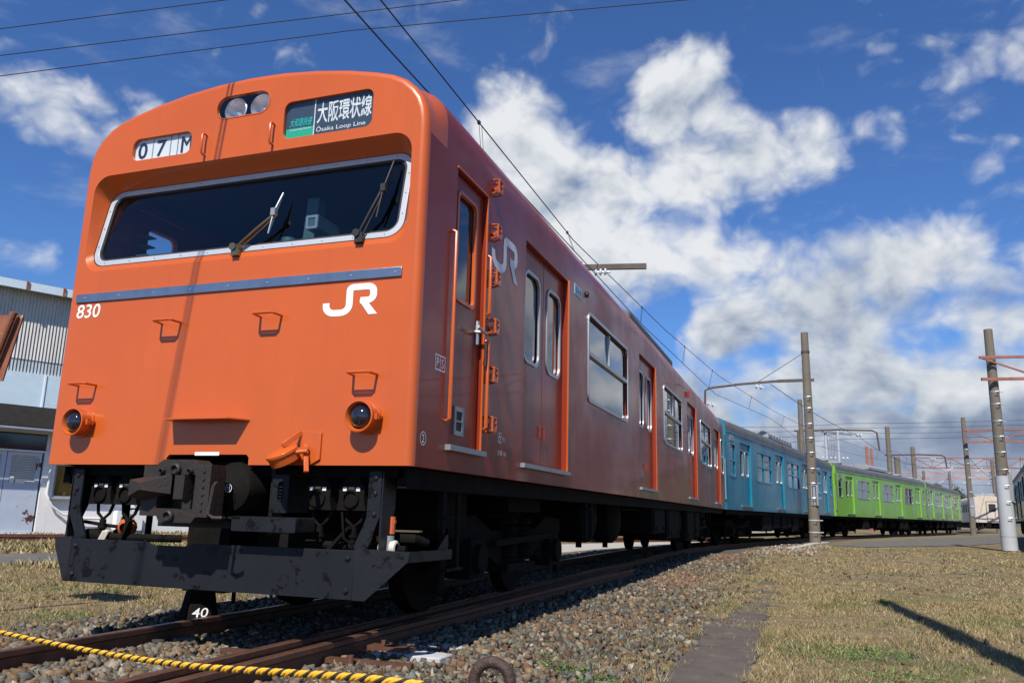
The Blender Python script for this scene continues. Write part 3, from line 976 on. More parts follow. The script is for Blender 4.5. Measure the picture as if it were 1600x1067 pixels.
    # ---- cab doors
    for s in (-1, 1):
        fr = side_frame(s)
        d = MB(); y0, y1 = .51, 1.04
        hole = rrect(.585, 2.18, .905, 2.93, .05)
        d.slab(rect(y0, 1.19, y1, 3.05), [hole], .04, shift(fr, -.03))
        do = d.build('cab_door', ORANGE_SHADED, car)
        q = MB(); q.slab(rrect(.565, 2.16, .925, 2.95, .06), [rrect(.59, 2.185, .90, 2.925, .045)], .025, shift(fr, -.018)); q.build('window_frame', ORANGE, do)
        if s > 0:
            q = MB(); q.slab(rect(.585, 2.18, .905, 2.93), [], 0, shift(fr, -.05)); q.build('pane', GL_SIDE, do)
        else:
            q = MB(); q.slab(rect(.585, 2.18, .905, 2.93), [], 0, shift(fr, -.05)); q.build('pane', GL_HEAD, do)
        v = MB(); v.slab(rect(.64, 1.26, .80, 1.45), [rect(.67, 1.29, .77, 1.35), rect(.67, 1.36, .77, 1.42)], .02, shift(fr, -.018)); v.build('door_vent', STEELG, do)
        v = MB(); v.slab(rect(.66, 1.28, .78, 1.43), [], 0, shift(fr, -.027)); v.build('vent_slot', RUBBER, do)
        h = MB(); x = s * (HW + .0)
        h.tube([(x - s * .03, .97, 2.02), (x + s * .035, .97, 2.02), (x + s * .04, .88, 2.025), (x + s * .04, .85, 2.03)], .013, 8)
        h.cyl((x - s * .02, .98, 1.93), (x - s * .02, .98, 2.10), .016, n=10); h.tube([(x + s * .03, .95, 2.02), (x + s * .03, 1.04, 2.02)], .012, 8)
        h.build('door_handle', ALU, do)
        si = MB(); si.box((s * (HW + .015), .775, 1.165), (.05, .62, .035)); si.build('door_sill', STEELG, car)
        for yb, za, zb in ((.455, 1.33, 2.60), (1.085, 2.17, 2.62), (1.085, 1.34, 1.98)):
            r1 = MB(); r1.tube([(s * HW, yb, za), (s * (HW + .028), yb, za + .012), (s * (HW + .028), yb, zb - .012), (s * HW, yb, zb)], .0125, 8)
            r1.build('hand_rail', ORANGE, car)
        jp = MB(); jp.box((s * (HW + .004), 1.056, 2.12), (.012, .016, 1.90)); jp.box((s * (HW + .004), .775, 3.072), (.012, .57, .014)); jp.build('door_post', ORANGE, car)
        for zz in (3.20, 2.84, 2.48, 2.11, 1.75, 1.39):
            st = MB(); x0 = s * HW; x1 = s * (HW + .050)
            st.tube([(x0, 1.155, zz + .05), (x1, 1.155, zz + .045), (x1, 1.155, zz - .05), (x0, 1.155, zz - .06)], .008, 6)
            st.tube([(x0, 1.225, zz + .05), (x1, 1.225, zz + .045), (x1, 1.225, zz - .05), (x0, 1.225, zz - .06)], .008, 6)
            st.bar((x1, 1.15, zz - .045), (x1, 1.23, zz - .045), .012, .03); st.bar((x1, 1.15, zz + .045), (x1, 1.23, zz + .045), .012, .012)
            st.bar((s * (HW + .006), 1.16, zz - .03), (s * (HW + .048), 1.21, zz + .02), .018, .026)
            st.build('climbing_step', ORANGE, car)
        jr_logo((1.16, 2.575, 1.75, 2.895), fr if s > 0 else ((s * HW, 2.91, 0), (0, -1, 0), (0, 0, 1), (s, 0, 0)), GREYW, car, .003)
    # ---- small side marks (right side)
    fr = side_frame(1)
    mk = MB(); mk.slab(rect(.265, 1.63, .415, 1.73), [rect(.273, 1.638, .337, 1.722), rect(.343, 1.638, .407, 1.722)], 0, shift(fr, .002))
    mo = mk.build('side_mark', GREYW, car)
    text_mesh('P', (.287, 1.650, .322, 1.710), fr, GREYW, 'letter', mo); text_mesh('S', (.358, 1.650, .392, 1.710), fr, GREYW, 'letter', mo)
    mk = MB(); circ = lambda r, n=24: [(.145 + r * cos(2 * pi * k / n), 1.19 + r * sin(2 * pi * k / n)) for k in range(n)]
    mk.slab(circ(.042), [circ(.036)], 0, shift(fr, .002)); mo = mk.build('side_mark', GREYW, car)
    text_mesh('2', (.128, 1.165, .162, 1.215), fr, GREYW, 'digit', mo, .01)
    text_mesh('近', (1.395, 1.275, 1.475, 1.355), fr, GREYW, 'lettering', car); text_mesh('モリ', (1.49, 1.290, 1.56, 1.325), fr, GREYW, 'lettering', car)
    text_mesh('定員 136', (1.395, 1.185, 1.59, 1.222), fr, GREYW, 'lettering', car)
    pl = MB(); pl.slab(rect(3.50, 2.985, 3.78, 3.095), [], .004, shift(fr, .005)); po = pl.build('side_plate', mat('pale_blue_plate', (.42, .62, .72), .5, var=.03), car)
    text_mesh('弱冷車', (3.52, 3.0, 3.76, 3.08), shift(fr, .006), mat('blue_ink', (.03, .18, .38), .5, var=.02), 'lettering', po, .01)
    lp = MB(); lp.lathe([(0, .035), (.02, .033), (.03, .02), (.032, 0)], (1.40, 4.0, 3.10), (1, 0, 0), 16); lp.build('door_lamp', LENS, car)
    lp = MB(); lp.box((1.43, 12.0, 3.17), (.05, .06, .12)); lp.build('speaker_bracket', ORANGE_SHADED, car)
    # ---- roof gear
    a = MB(); a.box((0, 10.0, 3.81), (2.2, 4.4, .20)); a.build('air_conditioner', ROOFG, car, bevel=.05)
    # ---- rear end
    car_end(car, 19.5, ORANGE_SHADED, 1)
    fl = MB(); fl.box((0, 9.8, 1.035), (2.7, 19.3, .02)); fl.build('floor_pan', BLACKR, car)
    bogie(car, 2.95); bogie(car, 16.8)
    # underfloor gear with two round tanks behind the first bogie
    underfloor(car, 8.6, 14.6, 5)
    for y, rr in ((5.6, .30), (7.0, .34)):
        t = MB(); t.cyl((-1.1, y, .74), (1.0, y, .74), rr, n=28); t.lathe([(0, rr), (.05, rr * .85), (.09, rr * .5), (.1, 0)], (1.0, y, .74), (1, 0, 0), 28)
        t.box((.9, y, .44 - (rr - .3)), (.06, .06, .12)); t.box((1.0, y + rr * .9, .92), (.1, .06, .2))
        t.build('air_tank', BLACKR, car)
    # ---- coupler
    cp = MB()
    cx = -.02; yf = -.27
    CFm = lambda y: ((0, y, 0), (1, 0, 0), (0, 0, 1), (0, -1, 0))
    cp.slab([(-.27, .72), (-.27, .80), (-.20, .80), (-.20, .90), (-.27, .90), (-.27, 1.0), (-.18, 1.0), (-.13, 1.035), (.10, 1.035), (.14, 1.005), (.23, 1.005), (.23, .70), (.15, .70), (.12, .665), (-.12, .665), (-.14, .70), (-.27, .70)], [rect(-.15, .745, .12, .945)], .13, CFm(yf))
    cp.slab(rrect(-.26, .68, .22, .99, .02), [], .02, CFm(yf + .13))
    cp.add([(-.25, yf, .93), (-.05, yf, .95), (-.05, yf, .83), (-.25, yf, .79), (-.315, yf - .06, .91), (-.19, yf - .11, .89), (-.19, yf - .11, .85), (-.315, yf - .06, .81)],
           [(0, 1, 5, 4), (3, 7, 6, 2), (4, 5, 6, 7), (0, 4, 7, 3), (1, 2, 6, 5), (0, 3, 2, 1)])
    cp.box((.05, yf + .05, .87), (.07, .2, .14))
    for x, z, rr in ((-.02, .975, .036), (-.12, .965, .018), (.09, .965, .018), (-.04, .70, .036)):
        cp.lathe([(0, rr), (.02, rr), (.03, rr * .7), (.01, rr * .55), (.01, 0)], (x, yf, z), (0, -1, 0), 18)
    for k_ in range(6): cp.cyl((.185, yf, .74 + k_ * .045), (.185, yf - .008, .74 + k_ * .045), .008, n=8)
    cp.cyl((0, yf + .12, .86), (0, .9, .86), .13, n=22)
    co = cp.build('coupler', COUPL, car, bevel=.006)
    rl = MB(); rl.tube([(.25, yf + .03, .90), (.275, yf - .02, .88), (.265, yf - .03, .72), (.30, yf - .03, .70), (.35, yf - .01, .70)], .011, 8); rl.build('release_lever', COUPL, co)
    dg = MB(); dg.lathe([(0, 0), (.03, .09), (.05, .145), (.09, .16), (.8, .16)], (.17, -.06, .88), (0, 1, 0), 26)
    dgo = dg.build('draft_gear', BLACKR, car)
    for bx, ch in ((.145, 'B'), (.215, 'M')):
        ring = MB(); cc = lambda r, n=20: [(bx + r * cos(2 * pi * k / n), .875 + r * sin(2 * pi * k / n)) for k in range(n)]
        ring.slab(cc(.026), [cc(.022)], 0, CFm(-.083)); ro = ring.build('chalk_mark', GREYW, dgo)
        text_mesh(ch, (bx - .010, .862, bx + .010, .888), CFm(-.082), GREYW, 'letter', ro)
    # ---- hanging gear at the front
    e = MB()
    e.slab(rrect(.42, .735, .54, .965, .012), [rrect(.462, .80, .508, .925, .023)], .03, CFm(.07)); e.box((.48, .20, .85), (.12, .2, .22)); e.box((.41, .14, .80), (.03, .1, .4))
    for k_ in range(6): e.box((.485, .10, .812 + k_ * .02), (.05, .03, .007))
    e.build('vent_box', BLACKP, car)
    e = MB(); e.slab(rrect(.29, .625, .74, .71, .01), [], .2, CFm(-.12)); e.box((.16, -.02, .70), (.38, .2, .012)); e.box((-.05, .05, .66), (.55, .2, .05))
    e.build('step_plate', BLACKP, car)
    for x in (-1.0, -.78, .72, .955):
        j = MB()
        j.slab([(x - .10, .76), (x + .10, .76), (x + .085, .84), (x + .09, .90), (x + .05, .94), (x + .04, .97), (x - .04, .97), (x - .05, .94), (x - .09, .90), (x - .085, .84)], [], .10, CFm(.12))
        j.lathe([(0, .055), (.014, .055), (.016, .045)], (x, .12, .83), (0, -1, 0), 20)
        j.tube([(x - .06, .17, .77), (x - .05, .17, .70), (x, .17, .66), (x + .05, .17, .70), (x + .08, .17, .77)], .011, 8)
        j.cyl((x, .17, .66), (x, .17, .57), .022, n=12); j.cyl((x, .17, .60), (x, .17, .62), .03, n=12)
        jo = j.build('jumper_socket', BLACKR, car)
        w_ = MB()
        w_.box((x - .045, .117, .885), (.026, .003, .022)); w_.box((x + .045, .117, .885), (.026, .003, .022)); w_.box((x, .117, .885), (.04, .003, .026), mi=1)
        w_.build('label_plate', [WHITE, BRASS], jo)
        hg = MB(); hg.bar((x, .18, .96), (x, .18, 1.03), .05, .03); hg.build('hanger', BLACKR, jo)
    pp = MB()
    pp.tube([(-1.12, .18, .545), (-.40, .18, .55), (-.36, .22, .55)], .026, 10); pp.tube([(.60, .22, .555), (1.0, .18, .545), (1.30, .2, .54)], .024, 10)
    pp.tube([(1.19, .30, .60), (1.30, .30, .60), (1.33, .4, .58)], .03, 10); pp.tube([(-.75, .2, .53), (-.55, .25, .40), (-.50, .3, .35)], .02, 8)
    for x0 in (-.78,): pp.tube([(x0 - .02, .16, .54), (x0 - .02, .16, .43), (x0 + .18, .16, .43), (x0 + .18, .16, .54)], .014, 8)
    pp.tube([(-1.2, .2, .64), (-1.0, .2, .62), (-.86, .2, .61)], .012, 8)
    pp.lathe([(0, .0), (0, .045), (.07, .05), (.12, .035), (.16, .028)], (-1.13, .18, .55), (1, 0, 0), 14)
    for x0, x1 in ((.80, .95), (-.80, -.72)):
        pp.bar((x0, .15, .52), (x1, .13, .66), .03, .02)
    pp.tube([(.99, .14, .545), (.93, .1, .60), (.91, .1, .75)], .008, 6)
    build_pieces(pp, 'brake_pipe', BLACKR, car)
    for x in (-.945, 1.165, 1.235):
        wc = MB(); wc.lathe([(0, .03), (0, .042), (.035, .044), (.04, .03)], (x - .02, .17, .55), (1, 0, 0), 12)
        if x < 0: wc.bar((x + .0, .15, .58), (x - .03, .12, .47), .06, .04)
        wc.build('white_valve', WHITECOCK, car, bevel=.004)
    wc = MB(); wc.cyl((1.20, .17, .53), (1.20, .17, .62), .03, n=14); wc.build('valve_body', STEELG, car)
    wc = MB(); wc.cyl((1.20, .19, .63), (1.20, .19, .73), .022, n=10); wc.box((1.20, .19, .70), (.05, .02, .02)); wc.box((1.13, .19, .60), (.04, .03, .03)); wc.build('orange_cock', ORCOCK, car)
    wc = MB(); wc.lathe([(-.05, .03), (-.02, .06), (.02, .06), (.05, .03)], (-.83, .22, .61), (.3, -1, 0), 12); wc.build('orange_cock', ORCOCK, car)
    wc = MB(); wc.slab([(1.22, .3), (1.40, .3), (1.41, .24), (1.26, .22)], [], .01, ((0, -.1, .655), (1, 0, 0), (0, 1, 0), (0, 0, 1))); wc.build('cock_handle', BRASS, car)
    # ---- plough
    pw = MB()
    top = [(-1.07, .535), (-.44, .535), (-.40, .515), (-.12, .515), (-.08, .535), (1.07, .535)]
    pw.slab([(-1.07, .262), (1.07, .262)] + top[::-1], [], .014, CFm(.0))
    po = pw.build('plough', BLACKP, car, bevel=.002)
    for s in (-1, 1):
        pw = MB(); a = Vector((s * 1.072, -.001, 0)); bdir = Vector((s * .36, .16, 0)).normalized()
        nrm = Vector((bdir.y * s, -abs(bdir.x), 0)).normalized()
        zt, zb = .54, .262
        pts = [(0, zb), (.07, zb - .005), (.305, .475), (.315, .532), (.0, .548)]
        pw.slab(pts, [], .014, (a, bdir, (0, 0, 1), nrm))
        pw.build('plough_wing', BLACKP, po)
        q = a + bdir * .27
        bb = MB(); bb.bar((q.x, q.y + .02, .50), (s * 1.34, .72, .50), .05, .06); bb.slab([(0, .53), (.16, .53), (.16, .62), (.13, .62)], [], .012, ((s * 1.34, .55, 0), (0, 1, 0), (0, 0, 1), (s, 0, 0)))
        bb.build('plough_stay', BLACKP, po)
    bl = MB()
    for s in (-1, 1):
        for x in (1.03,):
            for z in (.31, .49): bl.lathe([(0, .016), (.006, .016), (.012, .009), (.012, 0)], (s * x, -.002, z), (0, -1, 0), 6)
    build_pieces(bl, 'bolt', BLACKP, po, gap=.004)
    for s in (-1, 1):
        stt = MB()
        # bent strut: hangs down from the frame, then slants in to the plough
        x = s * 1.15
        CFs = ((0, .06, 0), (1, 0, 0), (0, 0, 1), (0, -1, 0))
        pts = [(x - .045, .99), (x + .045, .99), (x + .04, .74), (s * 1.075 + .045, .56), (s * 1.075 + .03, .40 if s < 0 else .53), (s * 1.075 - .04, .40 if s < 0 else .53), (s * 1.075 - .045, .56), (x - .05, .72)]
        stt.slab(pts, [], .014, CFs)
        pts2 = [(.06, .99), (.22, .99), (.22, .78), (.10, .50), (.06, .50)]
        stt.slab(pts2, [], .014, ((x + .045 * s + .007, 0, 0), (0, 1, 0), (0, 0, 1), (1, 0, 0)))
        for z in (.95, .86, .74): stt.lathe([(0, .014), (.008, .014), (.012, .006), (.012, 0)], (x, .06, z), (0, -1, 0), 6)
        stt.build('strut', BLACKP, po)
    # ---- side brackets (step stirrups)
    for s in (-1, 1):
        for y0, z0 in ((.68, .40), (4.35, .50)):
            q = MB(); x = s * 1.31
            q.bar((x, y0, 1.0), (x, y0, z0), .02, .05); q.bar((x, y0 + .24, 1.0), (x, y0 + .24, z0), .02, .05); q.bar((x, y0, z0), (x, y0 + .24, z0), .1, .015)
            q.bar((x, y0, z0 + .33), (x, y0 + .24, z0 + .33), .06, .012)
            q.build('stirrup', BLACKR, car)
        q = MB(); q.box((s * 1.2, .35, .93), (.1, .25, .03)); q.bar((s * 1.2, .3, 1.02), (s * 1.2, .3, .93), .04); q.build('cable_hanger', BLACKR, car)
    q = MB()
    for s in (-1, 1): q.box((s * .45, 1.0, .62), (.3, .5, .5)); q.box((s * .95, 1.2, .8), (.4, .5, .3))
    q.box((0, .9, .95), (2.4, .9, .08)); q.box((-.25, .4, .42), (.34, .12, .42)); q.box((.38, .42, .42), (.5, .12, .40))
    q.build('end_equipment', BLACKR, car)
    return car


make_orange_car()

H1, H2, H3 = radians(10.0), radians(18.75), radians(15.0)
def car_origin(edge, h, gap=.45):
    d = Vector((sin(h), cos(h))); nrm = Vector((cos(h), -sin(h)))
    e = Vector(edge) + d * gap
    o = e - nrm * 1.4
    return (o.x, o.y, 0.0)
E0, E1, E2 = (1.4, 19.5), (4.873, 39.196), (11.302, 58.135)
blue = make_plain_car('train_car', 'sky blue commuter car with faded patches coupled behind the orange car', BLUE, car_origin(E0, H1, .30), -H1)
g1 = make_plain_car('train_car', 'bright green commuter car coupled behind the blue car', GREEN, car_origin(E1, H2), -H2)
g2 = make_plain_car('train_car', 'faded dirty green commuter car at the far end of the coupled train', GREEN_OLD, car_origin(E2, H3), -H3)
# dark green train on the right
hr = radians(10.0)
tr0 = make_plain_car('train_car', 'nearer dark green commuter car at the right edge of the photo', TEAL, (10.75, 18.0, 0), -hr, group='dark green cars on the right hand track')
tr1 = make_plain_car('train_car', 'farther dark green commuter car behind the pole with the grey guard', TEAL, (10.75 + sin(hr) * 20.0, 18.0 + cos(hr) * 20.0, 0), -hr, group='dark green cars on the right hand track')


def make_beige_car():
    c = thing('train_car', 'beige old railcar with a dark end door standing far off between green trains', 'train car', (20.4, 88.2, 0), -radians(3))
    half = [(1.40, 1.0), (1.40, 3.0), (1.36, 3.25), (1.2, 3.42), (.8, 3.55), (0, 3.62)]
    b = MB(); b.slab(full_prof(half), [], 18.0, ((0, 0, 0), (1, 0, 0), (0, 0, 1), (0, -1, 0)))
    b.build('body', BEIGE, c)
    d = MB(); d.box((.45, -.02, 2.05), (.95, .04, 1.9)); d.build('end_door', BEIGE, c)
    w = MB(); w.slab(rrect(.15, 2.05, .75, 2.80, .05), [], .02, ((0, -.045, 0), (1, 0, 0), (0, 0, 1), (0, -1, 0))); w.build('window', RUBBER, c)
    f = MB(); f.slab(rrect(-.06, 1.1, .96, 3.05, .05), [rrect(-.02, 1.15, .92, 3.0, .05)], .02, ((0, -.05, 0), (1, 0, 0), (0, 0, 1), (0, -1, 0))); f.build('door_frame', RUBBER, c)
    for k in range(8):
        w = MB(); w.box((-1.405, 1.6 + k * 2.0, 2.4), (.03, 1.1, .8)); w.build('window', RUBBER, c)
    r = MB(); r.box((-.5, 1.2, 3.66), (.9, .9, .2)); r.box((.4, 3.0, 3.72), (1.2, 3, .3)); r.box((0, 9, 3.7), (1.4, 3, .3)); build_pieces(r, 'air_conditioner', ACGREY, c, bevel=.05)
    u = MB(); u.box((0, 9, .7), (2.4, 17, .55)); u.box((0, -.2, .75), (.4, .5, .35)); u.box((-.6, -.1, .6), (.2, .2, .5)); u.box((.9, -.1, .7), (.9, .1, .1)); u.build('underframe', BLACKR, c)
    for x in (-.9, -.5):
        t = MB(); t.tube([(x, -.1, .9), (x + .05, -.2, .5), (x + .2, -.2, .45), (x + .28, -.15, .7)], .03, 8); t.build('hose', RUBBER, c)
make_beige_car()

# ------------------------------------------------------------------ ground
def smooth(a, b, x):
    t = np.clip((x - a) / (b - a), 0, 1); return t * t * (3 - 2 * t)


CL = [(0, -12), (0, 0), (0, 14), (.06, 18), (.55, 22), (2.0, 30), (3.6, 38), (5.9, 46), (9.2, 56.5), (12.0, 66.5), (14.8, 77), (18, 89), (24, 112)]
cl_y = np.array([p[1] for p in CL]); cl_x = np.array([p[0] for p in CL])


def gz(x, y):
    cx = np.interp(y, cl_y, cl_x)
    dx = x - cx
    z = -.20 + 0 * x
    sh = 1 - smooth(1.15, 2.3, np.abs(dx))
    z = z + .065 * sh * (1 - .55 * smooth(.3, .6, np.abs(dx)) * 0)
    z = z + (.17 * smooth(9, 24, y) + .04 * smooth(24, 45, y)) * smooth(.9, 2.6, dx)
    z = z + .12 * smooth(8, 30, y) * (1 - smooth(.9, 2.6, dx)) * 0
    z = z + .012 * np.sin(x * 2.1 + 1.3 * np.sin(y * .9)) * np.cos(y * 1.3 + .5) * (np.abs(dx) > 1.4)
    return z


def grid_axis(lo, hi, a, b, fine, grow):
    ax = list(np.arange(a, b, fine))
    s = fine; v = b
    while v < hi: ax.append(v); s *= grow; v += s
    ax.append(hi)
    s = fine; v = a
    L = []
    while v > lo: s *= grow; v -= s; L.append(v)
    L = [max(q, lo) for q in L]
    return np.array(sorted(set(L + ax)))


def ground_material():
    mt, t, b = principled('ground_soil')
    ge = t.n('NewGeometry').outputs['Position']
    at = t.n('Attribute'); at.attribute_name = 'zone'
    sep = t.n('SeparateColor'); t.link(at.outputs['Color'], sep.inputs[0])
    n1 = t.noise(ge, .55, 8, .62); n2 = t.noise(ge, 7, 8, .7); n3 = t.noise(ge, 38, 5, .7)
    dry = t.ramp(n2, [(.25, (.09, .064, .036)), (.5, (.20, .15, .082)), (.75, (.31, .245, .145))])
    grn = t.ramp(n2, [(.25, (.045, .06, .018)), (.7, (.13, .15, .055))])
    c = t.mix(t.maprange(n1, .50, .66, 0, .75), dry, grn)
    bare = t.ramp(n3, [(.25, (.07, .055, .042)), (.75, (.22, .18, .14))])
    c = t.mix(t.maprange(t.noise(ge, 1.1, 6, .7), .56, .68, 0, .7), c, bare)
    bal = t.ramp(n3, [(.2, (.030, .026, .022)), (.5, (.10, .085, .07)), (.8, (.22, .20, .17))])
    c = t.mix(sep.outputs[0], c, bal)
    t.link(c, b.inputs['Base Color'])
    b.inputs['Roughness'].default_value = .95; b.inputs['Specular IOR Level'].default_value = .15
    bp = t.n('Bump'); bp.inputs['Strength'].default_value = .7; bp.inputs['Distance'].default_value = .02
    t.link(n3, bp.inputs['Height']); t.link(bp.outputs[0], b.inputs['Normal'])
    return mt


def make_ground():
    xs = grid_axis(-900, 900, -6, 9, .18, 1.10); ys = grid_axis(-60, 1500, -3.5, 16, .18, 1.07)
    X, Y = np.meshgrid(xs, ys)
    fade = 1 - smooth(60, 140, np.sqrt(X ** 2 + Y ** 2))
    Z = gz(X, Y) * fade + (-.05) * (1 - fade)
    nx, ny = len(xs), len(ys)
    V = np.stack([X, Y, Z], -1).reshape(-1, 3)
    idx = np.arange(nx * ny).reshape(ny, nx)
    Fq = np.stack([idx[:-1, :-1], idx[:-1, 1:], idx[1:, 1:], idx[1:, :-1]], -1).reshape(-1, 4)
    me = bpy.data.meshes.new('ground')
    me.from_pydata(V.tolist(), [], Fq.tolist())
    cx = np.interp(V[:, 1], cl_y, cl_x); dx = V[:, 0] - cx
    nz = .35 * np.sin(V[:, 1] * 1.7) * np.sin(V[:, 0] * 2.3 + V[:, 1]) + .2 * np.sin(V[:, 1] * 4.1 + 1)
    bal = (1 - smooth(2.0, 2.9, dx + nz * .5)) * (1 - smooth(2.0, 2.9, -dx + nz * .5))
    ca = me.color_attributes.new('zone', 'FLOAT_COLOR', 'POINT')
    arr = np.zeros((len(V), 4)); arr[:, 0] = bal; arr[:, 3] = 1
    ca.data.foreach_set('color', arr.reshape(-1))
    me.polygons.foreach_set('use_smooth', [True] * len(me.polygons))
    me.materials.append(ground_material())
    o = bpy.data.objects.new('ground', me); col.objects.link(o); o['kind'] = 'structure'
make_ground()


def strip(name, left, right, material, dz=.006, sub=6, label=None):
    """ground-hugging sheet between two polylines"""
    L, R_ = [], []
    for A, B_ in ((left, L), (right, R_)):
        for i in range(len(A) - 1):
            for k in range(sub):
                t = k / sub
                B_.append((A[i][0] * (1 - t) + A[i + 1][0] * t, A[i][1] * (1 - t) + A[i + 1][1] * t))
        B_.append(A[-1])
    nW = 6
    pts = []
    for a, b in zip(L, R_):
        for k in range(nW + 1):
            t = k / nW; x = a[0] * (1 - t) + b[0] * t; y = a[1] * (1 - t) + b[1] * t
            pts.append((x, y, float(gz(np.array(x), np.array(y))) + dz + .006))
    n = len(L); W_ = nW + 1
    mb = MB(); mb.add(pts, [(i * W_ + k, i * W_ + k + 1, (i + 1) * W_ + k + 1, (i + 1) * W_ + k) for i in range(n - 1) for k in range(nW)])
    o = mb.build(name, material); o['kind'] = 'structure'
    return o


ASPH = mat('old_asphalt', (.12, .108, .092), .9, var=.18, vscale=2, bump=.4, spot=(.20, .165, .11), spot_amt=.60, spot_scale=1.2, spot_soft=.12)
PATHM = mat('worn_path', (.098, .078, .064), .85, var=.22, vscale=5, bump=.5, bscale=70, spot=(.17, .13, .09), spot_amt=.57, spot_scale=6, spot_soft=.12)
CONCR = mat('pale_concrete', (.40, .37, .32), .85, var=.12, bump=.3)
strip('service_path', [(-14, 1.5), (-10.44, 7.04), (-7.3, 12.5), (-4.11, 20.9), (-2.4, 26.0)], [(-11, .2), (-8.2, 5.3), (-5.6, 9.6), (-2.4, 14.9), (-1.6, 19.0)], ASPH)
strip('concrete_apron', [(-4.3, 20.5), (-2.62, 26.12), (.1, 33.5)], [(-2.6, 15.2), (-1.9, 20.5), (.0, 27.2)], CONCR, dz=.012)
strip('yard_road', [(4.2, 24.6), (5.2, 30.5), (8.8, 41), (15.2, 60), (20, 78)], [(5.6, 25.0), (9.2, 31.0), (13.2, 41), (19.2, 60), (24, 78)], ASPH, dz=.010)
kerb = MB()
for k in range(7):
    a = Vector((3.05 + k * .16, 20.2 + k * 1.05, 0)); b = Vector((3.05 + (k + .93) * .16, 20.2 + (k + .93) * 1.05, 0))
    z = float(gz(np.array(a.x), np.array(a.y))) + .03
    kerb.bar((a.x, a.y, z), (b.x, b.y, z), .25, .09)
tag(kerb.build('kerb', CONCR, bevel=.01), 'pale concrete edging beside the track just before the nearest tall pole', 'kerb')
# narrow worn concrete path in the grass
xs_l, xs_r = [], []
pth = MB()
r_ = random.Random(5)
yy = -3.6
k = 0
while yy < 5.6:
    L = .60
    x0 = 2.64 + .02 * r_.uniform(-1, 1); x1 = 3.12 + .02 * r_.uniform(-1, 1)
    if yy > 3.6: x0 += .10 * (yy - 3.6); x1 -= .03 * (yy - 3.6)
    nn_ = 7
    z = float(gz(np.array(2.9), np.array(yy + .3))) + .014
    left = [(x0 + .035 * r_.uniform(-1, 1), yy + L * j / nn_) for j in range(nn_ + 1)]
    right = [(x1 + .035 * r_.uniform(-1, 1), yy + L * j / nn_) for j in range(nn_ + 1)]
    pth.slab([(p[0], p[1]) for p in right] + [(p[0], p[1]) for p in left[::-1]], [], .03, ((0, 0, z), (1, 0, 0), (0, 1, 0), (0, 0, 1)))
    yy += L + .006
for yy, xa, xb in ((6.5, 2.85, 3.1), (7.6, 2.8, 3.15), (9.0, 2.8, 3.1)):
    z = float(gz(np.array(2.9), np.array(yy))) + .012
    pth.slab([(xa, yy), (xb, yy + .05), (xb - .03, yy + .5), (xa + .05, yy + .6)], [], .02, ((0, 0, z), (1, 0, 0), (0, 1, 0), (0, 0, 1)))
o = pth.build('path', PATHM); o['kind'] = 'structure'

# ------------------------------------------------------------------ railway track
RAILP = [(-.032, 0), (-.032, -.028), (-.010, -.042), (-.008, -.115), (-.058, -.130), (-.060, -.142), (.060, -.142), (.058, -.130), (.008, -.115), (.010, -.042), (.032, -.028), (.032, 0), (.026, .004), (-.026, .004)]


def rail(name, pts, ztop, parent):
    mb = MB(); n = len(RAILP)
    P = [Vector((p[0], p[1])) for p in pts]
    V = []
    for i, p in enumerate(P):
        d = (P[min(i + 1, len(P) - 1)] - P[max(i - 1, 0)]).normalized(); nr = Vector((d.y, -d.x))
        z = ztop(p) if callable(ztop) else ztop
        for a, b in RAILP: V.append((p.x + nr.x * a, p.y + nr.y * a, z + b))
    fs, ms = [], []
    for i in range(len(P) - 1):
        for k in range(n):
            fs.append((i * n + k, i * n + (k + 1) % n, (i + 1) * n + (k + 1) % n, (i + 1) * n + k)); ms.append(1 if k in (n - 2,) else 0)
    fs += [tuple(range(n)), tuple(range((len(P) - 1) * n, len(P) * n))[::-1]]; ms += [0, 0]
    mb.v = V; mb.f = fs; mb.m = ms
    return mb.build(name, [RAILM, RAILTOP], parent)


def offset_line(pts, d):
    P = [Vector(p) for p in pts]; out = []
    for i, p in enumerate(P):
        t = (P[min(i + 1, len(P) - 1)] - P[max(i - 1, 0)]).normalized(); out.append((p.x + t.y * d, p.y - t.x * d))
    return out


trk = thing('railway_track', 'rusty railway track with grey sleepers running under the orange train', 'railway track')
cl_pts = [(float(np.interp(y, cl_y, cl_x)), y) for y in list(np.arange(-9, 24, 1.0)) + list(np.arange(24, 90, 3.0))]
for d in (-.566, .566): rail('rail', offset_line(cl_pts, d), -.02, trk)
rail('switch_rail', [(.76, -9), (.77, -1.5), (.79, .7), (.83, 2), (.90, 5), (.99, 8.5)], -.02, trk)
for k in range(46):
    y = -6 + k * .66
    cx = float(np.interp(y, cl_y, cl_x))
    s_ = MB(); s_.box((cx + .18, y, -.205), (2.55, .21, .09))
    s_.build('sleeper', SLEEP, trk, bevel=.012)
for ya, xa, xb, zt in ((.50, .94, 1.40, -.098), (.93, .90, 1.33, -.112), (-.45, -.42, .18, -.125)):
    s_ = MB(); s_.slab([(xa, ya), (xb, ya + .015), (xb + .01, ya + .20), (xa + .02, ya + .22)], [], .10, ((0, 0, zt), (1, 0, 0), (0, 1, 0), (0, 0, 1))); s_.build('sleeper', SLEEPL, trk, bevel=.01)
fs_ = MB()
for k in range(14):
    y = -3.4 + k * .66
    for x in (-.566, .566, .78 + max(0, (y - 1) * .012)):
        for s in (-1, 1):
            if x > .5 and x < .7 and s > 0: continue
            fs_.box((x + s * .085, y, -.148), (.06, .10, .022)); fs_.cyl((x + s * .085, y, -.14), (x + s * .085, y, -.10), .012, n=8); fs_.cyl((x + s * .085, y, -.135), (x + s * .085, y, -.118), .022, n=6)
build_pieces(fs_, 'rail_fastener', RAILM, trk, gap=.03)
